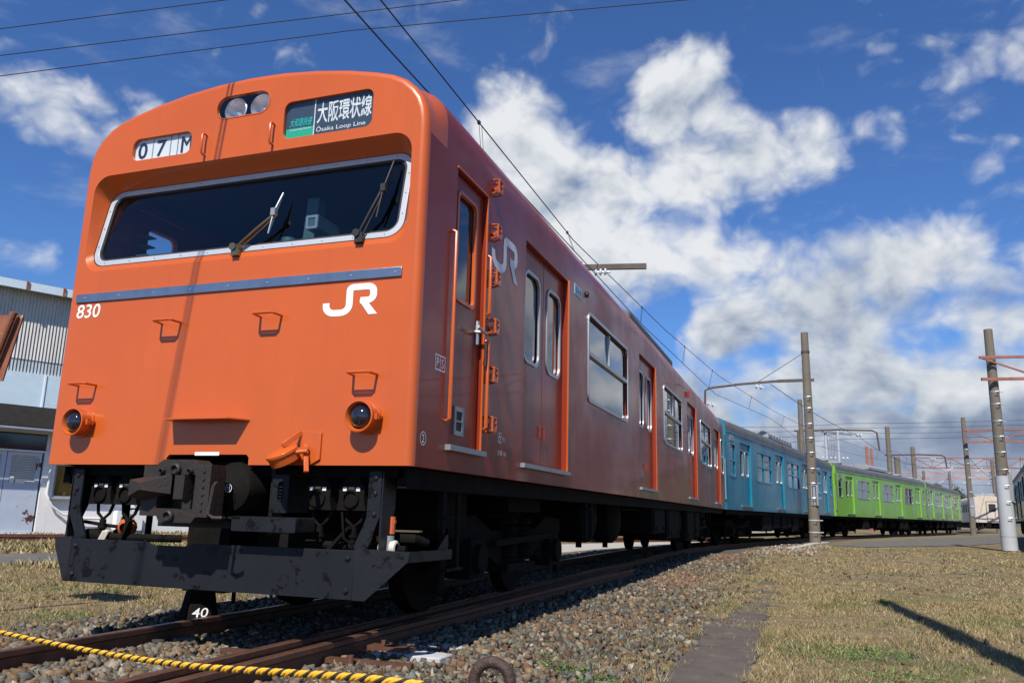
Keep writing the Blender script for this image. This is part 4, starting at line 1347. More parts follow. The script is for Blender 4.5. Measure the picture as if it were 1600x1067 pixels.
rod = MB()
for y in (-.95, .15):
    rod.bar((.10, y, -.10), (1.35, y + .1, -.11), .05, .03); rod.cyl((1.0, y, -.13), (1.0, y, -.06), .02, n=8)
rod.box((1.02, .62, -.085), (.30, .10, .03)); rod.cyl((.96, .62, -.08), (.96, .62, -.04), .016, n=6)
build_pieces(rod, 'switch_rod', RAILM, trk)

# second track at left, in front of the workshop
t2 = thing('railway_track', 'empty rusty track in the grass in front of the workshop', 'railway track')
c2 = [(-24, -.5), (-15.5, 10.5), (-10.4, 17.6), (-5.3, 24.6), (-1.5, 30.0), (3, 36.5)]
c2b = []
for i in range(len(c2) - 1):
    for k in range(5): c2b.append((c2[i][0] + (c2[i + 1][0] - c2[i][0]) * k / 5, c2[i][1] + (c2[i + 1][1] - c2[i][1]) * k / 5))
for d in (-.566, .566): rail('rail', offset_line(c2b, d), -.06, t2)
for k in range(60):
    t = k / 60 * (len(c2b) - 1); i = int(t); f_ = t - i
    p = Vector(c2b[i]).lerp(Vector(c2b[i + 1]), f_); d_ = (Vector(c2b[i + 1]) - Vector(c2b[i])).normalized()
    s_ = MB(); s_.box((p.x, p.y, -.235), (2.1, .2, .08), rot=atan2(-d_.x, d_.y)); s_.build('sleeper', WOODD, t2)
t3 = thing('railway_track', 'track under the dark green train on the right', 'railway track')
c3 = [(10.75 - sin(hr) * 14 + sin(hr) * k, 18.0 - cos(hr) * 14 + cos(hr) * k) for k in range(0, 76, 3)]
for d in (-.566, .566): rail('rail', offset_line(c3, d), -.02, t3)

# ------------------------------------------------------------------ ballast stones and grass (numpy scatter)
def path_mask(x, y):
    e = .03 * np.sin(y * 9) + .03 * np.sin(y * 23 + 1)
    return (x > 2.66 + e) & (x < 3.10 + e) & (y < 3.6)


def scatter_mesh(name, V, F, colr, material, label=None, kind='stuff', cat=None):
    me = bpy.data.meshes.new(name)
    nf, k = F.shape
    me.vertices.add(len(V)); me.vertices.foreach_set('co', V.reshape(-1).astype(np.float32))
    me.loops.add(nf * k); me.loops.foreach_set('vertex_index', F.reshape(-1).astype(np.int32))
    me.polygons.add(nf); me.polygons.foreach_set('loop_start', (np.arange(nf) * k).astype(np.int32))
    me.polygons.foreach_set('loop_total', np.full(nf, k, dtype=np.int32))
    me.update(calc_edges=True)
    ca = me.color_attributes.new('tint', 'FLOAT_COLOR', 'POINT')
    arr = np.ones((len(V), 4), np.float32); arr[:, :3] = colr
    ca.data.foreach_set('color', arr.reshape(-1))
    me.materials.append(material)
    o = bpy.data.objects.new(name, me); col.objects.link(o)
    o['kind'] = kind
    if label: o['label'] = label
    if cat: o['category'] = cat
    return o


def tint_mat(name, rough=.9, nvar=.25, scale=60, trans=0.0):
    mt, t, b = principled(name)
    at = t.n('Attribute'); at.attribute_name = 'tint'
    oc = t.n('TexCoord').outputs['Object']
    k = t.maprange(t.noise(oc, scale, 4, .6), .3, .7, 1 - nvar, 1 + nvar, smooth=False)
    c = t.vmath('SCALE', at.outputs['Color']); t.link(k, c.node.inputs['Scale'])
    t.link(c, b.inputs['Base Color']); b.inputs['Roughness'].default_value = rough; b.inputs['Specular IOR Level'].default_value = .25
    return mt


STONE = tint_mat('crushed_stone', .85, .3, 70)
BLADE = tint_mat('grass_blade', .7, .1, 5)
CUBE = np.array([(a, b, c) for a in (-1, 1) for b in (-1, 1) for c in (-1, 1)], float)
CF_ = np.array([(0, 1, 3), (0, 3, 2), (4, 6, 7), (4, 7, 5), (0, 4, 5), (0, 5, 1), (2, 3, 7), (2, 7, 6), (0, 2, 6), (0, 6, 4), (1, 5, 7), (1, 7, 3)])
PAL = np.array([(.15, .145, .13), (.20, .185, .155), (.11, .11, .10), (.22, .16, .105), (.15, .105, .07), (.28, .26, .225), (.14, .155, .16), (.36, .34, .30), (.085, .078, .07), (.19, .12, .085)])
PW = np.array([.16, .15, .13, .13, .1, .1, .09, .025, .07, .045]); PW = PW / PW.sum()


def stones(x, y, size, name, label, tintmul=1.0):
    n = len(x)
    sz = size * rng.uniform(.6, 1.5, n)
    base = CUBE[None] * rng.uniform(.35, 1.1, (n, 1, 3)) + rng.uniform(-.5, .5, (n, 8, 3))
    base *= sz[:, None, None] * .5
    a, b, c = [rng.uniform(0, 2 * pi, n) for _ in range(3)]
    ca, sa, cb, sb = np.cos(a), np.sin(a), np.cos(b * .25), np.sin(b * .25)
    R1 = np.zeros((n, 3, 3)); R1[:, 0, 0] = ca; R1[:, 0, 1] = -sa; R1[:, 1, 0] = sa; R1[:, 1, 1] = ca; R1[:, 2, 2] = 1
    R2 = np.zeros((n, 3, 3)); R2[:, 0, 0] = 1; R2[:, 1, 1] = cb; R2[:, 1, 2] = -sb; R2[:, 2, 1] = sb; R2[:, 2, 2] = cb
    v = np.einsum('nij,nkj->nki', np.einsum('nij,njk->nik', R1, R2), base)
    z = gz(x, y) + sz * .18 + rng.uniform(-.01, .012, n)
    v[:, :, 0] += x[:, None]; v[:, :, 1] += y[:, None]; v[:, :, 2] += z[:, None]
    F = (CF_[None] + (np.arange(n) * 8)[:, None, None]).reshape(-1, 3)
    c_ = PAL[rng.choice(len(PAL), n, p=PW)] * rng.uniform(.7, 1.3, (n, 1)) * tintmul * np.array((.82, .75, .64))
    rust = np.exp(-((x - 1.75) ** 2) / .12) * np.clip(np.sin(y * .9) * .5 + .2, 0, 1) * (y > 3)
    c_ = c_ * (1 - rust[:, None] * .6) + np.array((.28, .13, .07)) * rust[:, None] * .6
    return scatter_mesh(name, v.reshape(-1, 3), F, np.repeat(c_, 8, 0), STONE, label, cat='ballast')


def edge_noise(y, s): return .22 * np.sin(y * 1.3 + s) + .13 * np.sin(y * 3.7 + 2 * s) + .08 * np.sin(y * 8.3 + s)


def sample_ballast(n, y0, y1, x0, x1, fn):
    x = rng.uniform(x0, x1, n); y = y0 + (y1 - y0) * rng.uniform(0, 1, n) ** 1.35
    return fn(x, y)
def keep_ballast(x, y):
    e = edge_noise(y, 1.0)
    pr = 1 - smooth(1.95, 2.95, x + e * .8 + .04 * np.clip(y - 3, 0, 10)); pl = 1 - smooth(-1, 1, (-x - 1.9 - e) / .45)
    k = rng.uniform(0, 1, len(x)) < np.where(x > 0, pr, pl)
    for r0 in (-.566, .566): k &= np.abs(x - r0) > .055
    k &= ~((np.abs(x - .80) < .06) & (y < 6))
    k &= ~path_mask(x, y)
    return x[k], y[k]
x, y = sample_ballast(46000, -3.0, 17, -2.8, 3.0, keep_ballast)
stones(x, y, .038, 'ballast', 'grey and brown crushed stone ballast around the near track')
x, y = sample_ballast(14000, -2.2, 3.5, -2.8, 2.9, keep_ballast)
stones(x, y, .030, 'ballast', 'fine crushed stone between the larger ballast stones')
n = 2200
y = 1 + 22 * rng.uniform(0, 1, n) ** .8; x = rng.uniform(2.0, 10, n)
k = (rng.uniform(0, 1, n) < .25 + .75 * (np.sin(x * 1.3 + np.sin(y * .7) * 2) > .55)) & ~path_mask(x, y) & ((x < 10))
stones(x[k], y[k], .035, 'loose_stone', 'loose pale stones scattered over the dry grass')
n = 900
y = rng.uniform(17.5, 23, n); x = 1.9 + rng.uniform(0, 1.6, n) + (y - 17) * .12
stones(x, y, .07, 'ballast', 'patch of pale gravel by the track before the nearest tall pole', 1.5)


def grass(n, x0, x1, y0, y1, power, h, w, name, label, keep, green_bias=0.0):
    y = y0 + (y1 - y0) * rng.uniform(0, 1, n) ** power
    x = rng.uniform(x0, x1, n)
    # clumps
    x = x + .035 * rng.standard_normal(n); y = y + .035 * rng.standard_normal(n)
    dn = .5 + .5 * np.sin(x * 3.1 + 2 * np.sin(y * 1.9)) * np.sin(y * 2.7 + 1.5 * np.sin(x * 2.2))
    lump = .5 + .5 * np.sin(x * 1.07 + 2.6 * np.sin(y * .61 + 1)) * np.sin(y * .83 + 2.2 * np.sin(x * .57))
    bare = np.clip((lump - .12) / .3, .12, 1)
    k = keep(x, y) & (rng.uniform(0, 1, n) < (.25 + .75 * dn) * bare)
    x, y, dn, lump = x[k], y[k], dn[k], lump[k]
    n = len(x)
    d = np.hypot(x - 3.5, y + 4.2)
    z = gz(x, y) - .004
    hh = h * rng.uniform(.4, 1.5, n) * (.45 + .8 * dn) * (.7 + .6 * lump); ww = w * rng.uniform(.6, 1.3, n) * (1 + d * .10)
    a = rng.uniform(0, 2 * pi, n); lean = rng.uniform(.15, 1.3, n) * hh; la = rng.uniform(0, 2 * pi, n)
    b0 = np.stack([x - np.cos(a) * ww / 2, y - np.sin(a) * ww / 2, z], -1); b1 = np.stack([x + np.cos(a) * ww / 2, y + np.sin(a) * ww / 2, z], -1)
    tp = np.stack([x + np.cos(la) * lean, y + np.sin(la) * lean, z + hh], -1)
    V = np.stack([b0, b1, tp], 1).reshape(-1, 3)
    F = np.arange(n * 3).reshape(-1, 3)
    gpatch = np.clip(np.sin(x * 1.1 + 3 * np.sin(y * .55 + .5)) * np.sin(y * 1.25 + 2 * np.sin(x * .8)) * 1.2 - .55 + green_bias, 0, 1)
    isg = rng.uniform(0, 1, n) < .05 + gpatch * .75
    dryc = np.array([(.35, .27, .135), (.27, .20, .095), (.43, .34, .19), (.18, .13, .07), (.29, .24, .11)])[rng.integers(0, 5, n)]
    grc = np.array([(.10, .15, .035), (.15, .19, .06), (.07, .12, .03)])[rng.integers(0, 3, n)]
    c = np.where(isg[:, None], grc, dryc) * rng.uniform(.75, 1.25, (n, 1))
    return scatter_mesh(name, V, F, np.repeat(c, 3, 0), BLADE, label, cat='grass')


def keep_right(x, y):
    e = edge_noise(y, 1.0)
    k = rng.uniform(0, 1, len(x)) < smooth(1.7, 2.75, x + e * .8 + .04 * np.clip(y - 3, 0, 10))
    k &= ~(path_mask(x, y) & (rng.uniform(0, 1, len(x)) > .03))
    tx = 10.75 + (y - 18) * .1763
    return k & (x < tx - 1.0)
grass(190000, 1.6, 6.0, -2.4, 8.5, 1.25, .030, .0042, 'grass', 'dry tan grass with green weeds beside the worn path', keep_right, .06)
grass(120000, 1.8, 11.0, 6.5, 25, 1.3, .032, .0060, 'grass', 'dry mown grass stretching towards the poles', keep_right)
def keep_left(x, y):
    dx = -x
    k = rng.uniform(0, 1, len(x)) < smooth(1.7, 2.5, dx + edge_noise(y, 2.) * .8)
    # keep off the service path
    L = np.interp(y, [5.3, 9.6, 14.9], [-8.2, -5.6, -2.4]); R2 = np.interp(y, [1.5, 7.04, 12.5, 20.9], [-14, -10.44, -7.3, -4.11])
    on = (x < L + .1) & (x > R2 - .1) & (y > 1)
    return k & ~on
grass(150000, -9.5, -1.5, -1.5, 15, 1.0, .032, .006, 'grass', 'dry grass with green tufts left of the orange train', keep_left, .05)
grass(60000, -18, -4, 5, 22, 1.0, .09, .016, 'grass', 'greener grass strip along the empty track by the workshop', keep_left, .38)


def tufts(n, x0, x1, y0, y1, h, label, keep, nb=16):
    x = rng.uniform(x0, x1, n); y = y0 + (y1 - y0) * rng.uniform(0, 1, n) ** 1.3
    k = keep(x, y); x, y = x[k], y[k]; n = len(x)
    X = np.repeat(x, nb) + rng.normal(0, .018, n * nb); Y = np.repeat(y, nb) + rng.normal(0, .018, n * nb)
    hs = np.repeat(h * rng.uniform(.5, 1.5, n), nb) * rng.uniform(.5, 1.2, n * nb)
    a = rng.uniform(0, 2 * pi, n * nb); la = rng.uniform(0, 2 * pi, n * nb); w_ = .0035 * (1 + .1 * np.hypot(X - 3.5, Y + 4.2))
    z = gz(X, Y) - .004; lean = hs * rng.uniform(.1, .9, n * nb)
    b0 = np.stack([X - np.cos(a) * w_ / 2, Y - np.sin(a) * w_ / 2, z], -1); b1 = np.stack([X + np.cos(a) * w_ / 2, Y + np.sin(a) * w_ / 2, z], -1)
    tp = np.stack([X + np.cos(la) * lean, Y + np.sin(la) * lean, z + hs], -1)
    V = np.stack([b0, b1, tp], 1).reshape(-1, 3); F = np.arange(len(V)).reshape(-1, 3)
    c0 = np.array([(.30, .235, .125), (.22, .165, .085), (.12, .15, .05), (.36, .29, .17)])[rng.choice(4, n, p=[.4, .3, .18, .12])]
    C = np.repeat(c0, nb, 0) * rng.uniform(.75, 1.25, (n * nb, 1))
    scatter_mesh('grass', V, F, np.repeat(C, 3, 0), BLADE, label, cat='grass')
def keep_edge(x, y):
    e = edge_noise(y, 1.0)
    near_path = (np.abs(x - 2.62) < .10) | (np.abs(x - 3.16) < .08)
    margin = np.abs(x + e * .8 + .04 * np.clip(y - 3, 0, 10) - 2.35) < .35
    return (near_path & (y < 4) | (margin & (rng.uniform(0, 1, len(x)) < .35)) | (rng.uniform(0, 1, len(x)) < .10)) & ~path_mask(x, y)
tufts(4200, 1.6, 8.5, -2.3, 13, .058, 'straw coloured tufts along the path edges and ballast margin', keep_edge)
tufts(900, -7, -1.7, -1, 9, .07, 'straw coloured tufts left of the orange train', lambda x, y: np.ones(len(x), bool))


# small leafy weeds
def weed(cx, cy, r, nl, label):
    V, F, C = [], [], []
    rr = random.Random(int(cx * 100) + int(cy * 10))
    for i in range(nl):
        a = rr.uniform(0, 2 * pi); q = r * sqrt(rr.random()); x, y = cx + q * cos(a), cy + q * .8 * sin(a)
        z = float(gz(np.array(x), np.array(y))) + rr.uniform(.0, .035); b = rr.uniform(0, 2 * pi); L = rr.uniform(.012, .03); w = L * .4; up = rr.uniform(.1, .8) * L
        o = len(V)
        V += [(x, y, z), (x + cos(b) * L / 2 - sin(b) * w / 2, y + sin(b) * L / 2 + cos(b) * w / 2, z + up * .7), (x + cos(b) * L, y + sin(b) * L, z + up), (x + cos(b) * L / 2 + sin(b) * w / 2, y + sin(b) * L / 2 - cos(b) * w / 2, z + up * .6)]
        F.append((o, o + 1, o + 2, o + 3)); g = rr.uniform(.7, 1.3); C += [(.09 * g, .20 * g, .04 * g)] * 4
    scatter_mesh('weed', np.array(V), np.array(F), np.array(C), BLADE, label, cat='weed')
    bpy.data.objects[-1] if False else None
weed(2.05, .95, .16, 420, 'bright green weeds growing through the ballast')
weed(2.32, .70, .13, 260, 'green weeds growing in the ballast nearer the worn path')
weed(3.75, 2.6, .5, 900, 'spread of green weeds in the dry grass right of the path')
weed(3.95, 1.7, .35, 400, 'green weeds in the dry grass towards the camera')
weed(-2.6, 1.4, .25, 300, 'green weeds left of the track by the stones')

# ------------------------------------------------------------------ trackside bits
cast = thing('point_lever', 'black cast point lever base marked 40 beside the left rail', 'point lever', (-.80, .98, -.19))
c_ = MB(); c_.lathe([(0, .21), (.03, .21), (.05, .19), (.20, .13), (.36, .10), (.37, 0)], (0, 0, 0), (0, 0, 1), 8)
c_.box((0, 0, .02), (.46, .30, .05)); c_.cyl((-.3, .02, .06), (.9, .02, .05), .016, n=8)
c_.build('base', BLACKR, cast, bevel=.012)
nrm = Vector((.66, -.72, .22)).normalized(); rgt = Vector((.72, .66, 0)).normalized(); upv = nrm.cross(rgt)
pc0 = Vector((.15, -.165, .20))
q = MB(); q.slab([(-.085, -.06), (.085, -.06), (.075, .06), (-.075, .06)], [], .10, (pc0, rgt, upv, nrm)); q.build('lug', BLACKR, cast, bevel=.008)
text_mesh('40', (-.055, -.035, .055, .03), (pc0, rgt, upv, nrm), GREYW, 'digits', cast, .003, depth=.003, shear=.12)
dk = thing('point_indicator', 'white disc of a point indicator seen behind the front bogie', 'point indicator', (-1.46, 2.2, -.2))
q = MB(); q.lathe([(0, 0), (0, .13), (.012, .13), (.012, 0)], (0, 0, .56), (0, -1, 0), 28); q.build('disc', WHITE, dk)
q = MB(); q.cyl((0, .02, 0), (0, .02, .6), .02, n=10); q.box((0, .02, .05), (.3, .3, .1)); q.build('post', BLACKR, dk)

# rope and stake
def rope():
    pts = [(1.0, -2.3, .405), (1.34, -2.41, .40), (1.69, -2.50, .400), (2.01, -2.61, .413), (2.29, -2.73, .436), (2.52, -2.82, .460), (2.72, -2.90, .482), (2.87, -2.965, .498), (3.03, -3.0, .495), (3.35, -3.05, .44), (3.8, -3.1, .42), (4.6, -3.0, .42)]
    P = [Vector(p) for p in pts]
    # Catmull-Rom
    Q = []
    for i in range(len(P) - 1):
        p0, p1, p2, p3 = P[max(i - 1, 0)], P[i], P[i + 1], P[min(i + 2, len(P) - 1)]
        for k in range(24):
            t = k / 24
            Q.append(.5 * ((2 * p1) + (p2 - p0) * t + (2 * p0 - 5 * p1 + 4 * p2 - p3) * t * t + (3 * p1 - p0 - 3 * p2 + p3) * t ** 3))
    # resample at 3 mm and twist three strands
    S = [Q[0]]; acc = 0
    L = [0]
    for i in range(1, len(Q)): L.append(L[-1] + (Q[i] - Q[i - 1]).length)
    n = int(L[-1] / .004)
    li = np.linspace(0, L[-1], n)
    arr = np.array([list(q) for q in Q]); R_ = np.stack([np.interp(li, L, arr[:, k]) for k in range(3)], -1)
    rt = thing('rope', 'yellow and black twisted barrier rope sagging across the foreground', 'rope')
    for strand in range(3):
        path = []
        for i in range(n):
            t = Vector(R_[min(i + 1, n - 1)] - R_[max(i - 1, 0)]).normalized(); x = t.cross(Vector((0, 0, 1))).normalized(); z = x.cross(t)
            a = 2 * pi * (li[i] / .042) + strand * 2 * pi / 3
            path.append(Vector(R_[i]) + x * cos(a) * .0036 + z * sin(a) * .0036)
        mb = MB(); mb.tube(path, .0036, 6)
        mb.build('strand', ROPEY if strand < 2 else ROPEB, rt, sharp=80)
ROPEY = mat('yellow_rope', (.80, .42, .02), .55, var=.12, vscale=60, bump=.3, bscale=400)
ROPEB = mat('black_rope', (.02, .02, .018), .6, var=.12, vscale=60, bump=.3, bscale=400)
rope()
st = thing('rope_stake', 'rusty iron stake with ring eye holding the barrier rope', 'stake', (3.06, -2.97, -.2))
q = MB(); rp = [(sin(2 * pi * k / 32) * .030, 0, .712 + cos(2 * pi * k / 32) * .030) for k in range(32)]
q.tube(rp, .0092, 12, closed=True); q.build('ring', IRON, st, sharp=80)
q = MB(); q.cyl((0, 0, 0), (0, 0, .674), .009, n=12); q.build('rod', IRON, st)

# rusty sign plate at the left edge
sg = thing('rusty_sign', 'rusty peeling metal sign plate on a leaning post at the left edge', 'sign', (-3.35, .7, -.2))
q = MB(); q.slab([(-.30, 2.02), (-.27, 2.60), (.57, 2.54), (.44, 1.97)], [], .012, ((0, .05, 0), (1, 0, 0), (0, 0, 1), (0, -1, 0))); q.build('plate', RUST, sg)
q = MB(); q.tube([(.0, 0, 0), (.12, 0, 1.2), (.33, 0, 2.0), (.52, 0, 2.56)], .028, 10); q.build('post', RUST, sg)

# ------------------------------------------------------------------ poles, arms, gantries, wires
def conc_pole(name, label, loc, h, r0=.16, r1=.11, bands=(), guard=0.0, group='concrete poles of the yard', boxy=None):
    t = thing(name, label, 'pole', loc, 0, group)
    q = MB(); q.cyl((0, 0, -.2), (0, 0, h), r0, r1, n=20); q.build('shaft', CONC, t)
    if bands:
        for z in bands:
            r = r0 + (r1 - r0) * z / h
            b = MB(); b.cyl((0, 0, z - .02), (0, 0, z + .02), r + .008, n=20); b.tube([(r * .5, -r - .01, z), (r * .5, -r - .12, z), (-r * .1, -r - .12, z)], .012, 6)
            b.box((r + .05, -.03, z), (.1, .03, .03))
            b.build('step_band', ALU if z > .8 else GREYPOLE, t)
    if guard:
        g = MB(); g.cyl((0, 0, 0), (0, 0, guard), r0 + .03, r0 + .02, n=20); g.cyl((0, 0, -.0), (0, 0, .45), r0 - .02, r0 + .035, n=20); g.build('guard', GREYPOLE, t)
    return t


bn = [1.0, 1.5, 2.0, 2.5, 3.05, 3.55, 4.05, 4.6, 5.0]
p1 = conc_pole('concrete_pole', 'tallest looking concrete pole with step bands standing before the blue car', (3.78, 26.0, .03), 7.35, .19, .125, bands=[.35, .75] + bn[1:])
q = MB(); q.slab(rect(-.11, 1.25, .11, 1.95), [], .03, ((.06, -.2, 0), (1, 0, 0), (0, 0, 1), (0, -1, 0)), 0); q.box((-.0, -.235, 1.6), (.02, .01, .64), mi=1); q.box((.1, -.235, 1.6), (.02, .01, .64), mi=1)
q.build('number_board', [STEELG, RUBBER], p1)
ar = MB(); ar.bar((.25, 0, 5.62), (-1.0, -.1, 5.60), .08, .10); ar.bar((-1.0, -.1, 5.60), (-2.5, -.3, 5.48), .07, .08)
ar.tube([(-2.4, -.3, 5.48), (-3.3, -.42, 5.38), (-3.5, -.45, 5.28), (-3.52, -.46, 4.75)], .04, 8); ar.build('arm', DKST, p1)
ar = MB(); ar.tube([(0, 0, 6.65), (-1.7, -.2, 5.55)], .012, 6); ar.cyl((0, 0, 6.6), (0, 0, 6.68), .15, n=16); ar.build('stay_rod', DKST, p1)
for a, b in (((-1.75, -.2, 5.42), (-1.45, -.2, 5.36)), ((-3.45, -.4, 4.82), (-3.1, -.4, 4.72))):
    v = MB()
    A, B_ = Vector(a), Vector(b)
    for k in range(2): v.lathe([(0, .02), (.02, .10), (.05, .085), (.06, .03), (.14, .025)], A + (B_ - A) * k * .5, B_ - A, 14)
    v.build('insulator', INSUL, p1)
p2 = conc_pole('concrete_pole', 'concrete pole with a pale grey guard round its foot beside the dark green train', (9.50, 25.6, 0.0), 7.1, .20, .13, bands=bn, guard=2.3)
q = MB(); q.slab(rect(.02, 1.5, .16, 2.35), [], .03, ((.06, -.19, 0), (1, 0, 0), (0, 0, 1), (0, -1, 0))); q.build('number_board', STEELG, p2)


def truss(name, label, a, b, depth, bays, material, group, chords=(.09, .09)):
    a, b = Vector(a), Vector(b)
    t = thing(name, label, 'gantry', a, 0, group)
    d = b - a; m1, m2, m3 = MB(), MB(), MB()
    m1.bar((0, 0, 0), d, chords[0]); m2.bar((0, 0, -depth), d - Vector((0, 0, depth)), chords[1])
    for k in range(bays):
        u, v = d * (k / bays), d * ((k + 1) / bays)
        if k % 2 == 0: m3.bar(u, v - Vector((0, 0, depth)), chords[0] * .6)
        else: m3.bar(u - Vector((0, 0, depth)), v, chords[0] * .6)
        if k: m3.bar(u, u - Vector((0, 0, depth)), chords[0] * .5)
    m1.build('top_chord', material, t); m2.build('bottom_chord', material, t); m3.build('lattice', material, t)
    return t


GG = 'rusty red steel gantries over the yard'
truss('gantry', 'rusty red gantry beam fixed to the pole with the grey guard', (9.1, 25.2, 6.10), (22, 29.0, 6.5), .72, 7, REDST, GG, (.08, .09))
p3 = conc_pole('concrete_pole', 'thin concrete pole standing between the faded green car and the beige railcar', (14.55, 61.5, .02), 8.3, .20, .14, bands=[2, 3, 4, 5, 6])
q = MB(); q.slab(rect(-.1, 1.3, .2, 2.6), [], .03, ((0, -.22, 0), (1, 0, 0), (0, 0, 1), (0, -1, 0))); q.build('number_board', STEELG, p3)
truss('gantry', 'rusty red gantry beam fixed to the thin pole before the beige railcar', (14.3, 60.4, 7.30), (34, 66, 7.9), .85, 9, REDST, GG, (.11, .12))
conc_pole('concrete_pole', 'thin concrete pole rising behind the blue car next to the tallest looking pole', (3.5, 45.0, 0), 7.6, .18, .13)
pb = conc_pole('concrete_pole', 'concrete pole behind the bright green car carrying the left bracket arm', (9.75, 64.2, 0), 8.0, .22, .16)
def bracket(parent, z, L, az, drop):
    ar = MB(); c, s = cos(az), sin(az)
    ar.tube([(-.3 * c, -.3 * s, z), (L * .5 * c, L * .5 * s, z + .10), (L * .92 * c, L * .92 * s, z + .08), (L * .98 * c, L * .98 * s, z - .05), (L * c, L * s, z - drop)], .055, 8)
    ar.build('arm', DKST, parent)
    v = MB()
    for k in range(2): v.lathe([(0, .03), (.03, .12), (.07, .10), (.08, .03), (.2, .03)], (L * .72 * c + k * .2, L * .72 * s, z - .25), (1, .2, .35), 12)
    v.build('insulator', INSUL, parent)
bracket(pb, 5.82, 4.3, radians(18), .9)
pc = conc_pole('concrete_pole', 'concrete pole with a long red gantry beam seen over the bright green car', (13.3, 80.6, 0), 7.8, .24, .18)
truss('gantry', 'long rusty red lattice gantry over the faded green car', (13.4, 81.0, 6.80), (28, 86.5, 7.1), .92, 9, REDST, GG, (.10, .10))
pd = conc_pole('concrete_pole', 'short pale concrete pole between the curved bracket arms', (11.4, 75.6, 0), 6.5, .28, .24)
bracket(p1, 0, .01, 0, .01) if False else None
pe = conc_pole('concrete_pole', 'farthest concrete pole under the pink lattice gantry', (23.6, 100.5, 0), 8.0, .22, .18)
truss('gantry', 'farthest pale pink lattice gantry behind the beige railcar', (12.0, 97.5, 6.35), (27, 102.5, 6.65), .75, 10, mat('pink_steel', (.40, .22, .19), .7, var=.15), GG, (.12, .12))
for i, (x, y, lb) in enumerate(((16.3, 98.5, 'far thin concrete pole left of the conifer tree'), (19.0, 99.2, 'far thin concrete pole above the conifer tree'))):
    conc_pole('concrete_pole', lb, (x, y, 0), 6.6, .16, .13)
# arm with pole behind the orange car, over its roof
pf = conc_pole('concrete_pole', 'concrete pole hidden behind the orange car whose arm shows above the roof', (-2.6, 9.4, -.1), 7.2, .17, .12)
ar = MB(); ar.bar((-.2, 0, 5.42), (3.55, .75, 5.42), .07, .10); ar.build('arm', DKST, pf)
ar = MB(); ar.tube([(0, 0, 6.8), (2.4, .45, 5.5)], .010, 6); ar.build('stay_rod', REDST, pf)
v = MB()
for k in range(3): v.lathe([(0, .015), (.015, .07), (.045, .055), (.05, .02), (.12, .02)], (2.62 + k * .09, .50, 5.30), (1, .1, -.1), 14)
v.build('insulator', INSUL, pf)
# pole with bracket behind the blue train (curved arm towards the right)
ph = conc_pole('concrete_pole', 'concrete pole behind the blue car with a long curved bracket arm', (3.35, 52.5, 0), 6.6, .16, .13)
bracket(ph, 6.55, 5.0, radians(12), 1.2)
# H shaped pole pair with cross beams
hp = thing('pole_frame', 'pair of grey posts with cross beams and transformers behind the blue car', 'pole frame', (5.45, 71, 0))
q = MB(); q.cyl((0, 0, 0), (0, 0, 8.4), .14, .11, n=12); q.build('post', GREYPOLE, hp); q = MB(); q.cyl((1.0, .3, 0), (1.0, .3, 8.4), .14, .11, n=12); q.build('post', GREYPOLE, hp)
q = MB()
for z in (8.3, 7.1, 6.0): q.bar((-.3, -.1, z), (1.5, .4, z), .1)
q.bar((-.3, -.4, 8.3), (2.2, 1.5, 8.2), .12); build_pieces(q, 'cross_beam', STEELG, hp)
v = MB()
for k in range(7): v.lathe([(0, .05), (.03, .11), (.1, .09), (.14, .03)], (-.3 + k * .33, -.1 + k * .1, 6.05 + (.0)), (0, 0, 1), 8)
for k in range(6): v.lathe([(0, .04), (.03, .1), (.1, .08)], (-.2 + k * .3, -.1 + k * .1, 8.38), (0, 0, 1), 8)
v.build('insulator', INSUL, hp)
for k in range(5):
    q = MB(); q.tube([(.1 + k * .18, 0, 8.3), (.2 + k * .1, .05, 6.0)], .012, 5); q.build('drop_wire', WIRE, hp)
bp_ = thing('steel_post', 'short rusty red steel post beside the long dark roof', 'post', (8.45, 68, 0))
q = MB(); q.box((0, 0, 3.4), (.22, .22, 6.8)); q.box((.35, 0, 3.3), (.2, .2, 6.6)); q.build('shaft', REDST, bp_)
# pole out of frame whose shadow falls over the grass
po_ = conc_pole('concrete_pole', 'concrete pole just beyond the right edge whose shadow crosses the grass', (5.28, -.95, -.2), 9.45, .17, .11)


def wire(name, label, pts, r, group=None, cat='wire', droppers=None, sag=0.0, parent=None, sub=8):
    P = []
    for i in range(len(pts) - 1):
        for k in range(sub):
            t = k / sub; a, b = Vector(pts[i]), Vector(pts[i + 1])
            q = a.lerp(b, t); q.z -= sag * 4 * t * (1 - t); P.append(q)
    P.append(Vector(pts[-1]))
    mb = MB(); mb.tube(P, r, 5); o = mb.build(name, WIRE, parent)
    if parent is None: tag(o, label, cat, group)
    return o


cat_ = thing('overhead_line', 'contact and messenger wires with droppers running over the orange train', 'overhead line')
cpts = [(-.06, -30, 5.12), (-.05, -10, 5.08), (0, 2.0, 5.05), (.2, 14, 5.07), (.75, 24.4, 5.0), (2.3, 33, 5.1), (3.6, 45, 5.1), (7.2, 55, 5.1), (9.9, 62, 5.1), (13.3, 78, 5.1), (17, 95, 5.2)]
mpts = [(-.02, -30, 6.15), (-.02, -12, 5.75), (0, 1.7, 5.44), (0, 8.5, 5.36), (.35, 16, 5.45), (.9, 24.4, 5.62), (2.4, 33, 5.45), (3.9, 45, 5.9), (7.4, 55, 5.6), (10.1, 62, 5.9), (13.5, 78, 5.7), (17.2, 95, 6.0)]
wire('contact_wire', '', cpts, .0085, parent=cat_, sub=3)
wire('messenger_wire', '', mpts, .0085, parent=cat_, sub=3)
def interp3(P, y):
    a = np.array(P); return Vector((float(np.interp(y, a[:, 1], a[:, 0])), y, float(np.interp(y, a[:, 1], a[:, 2]))))
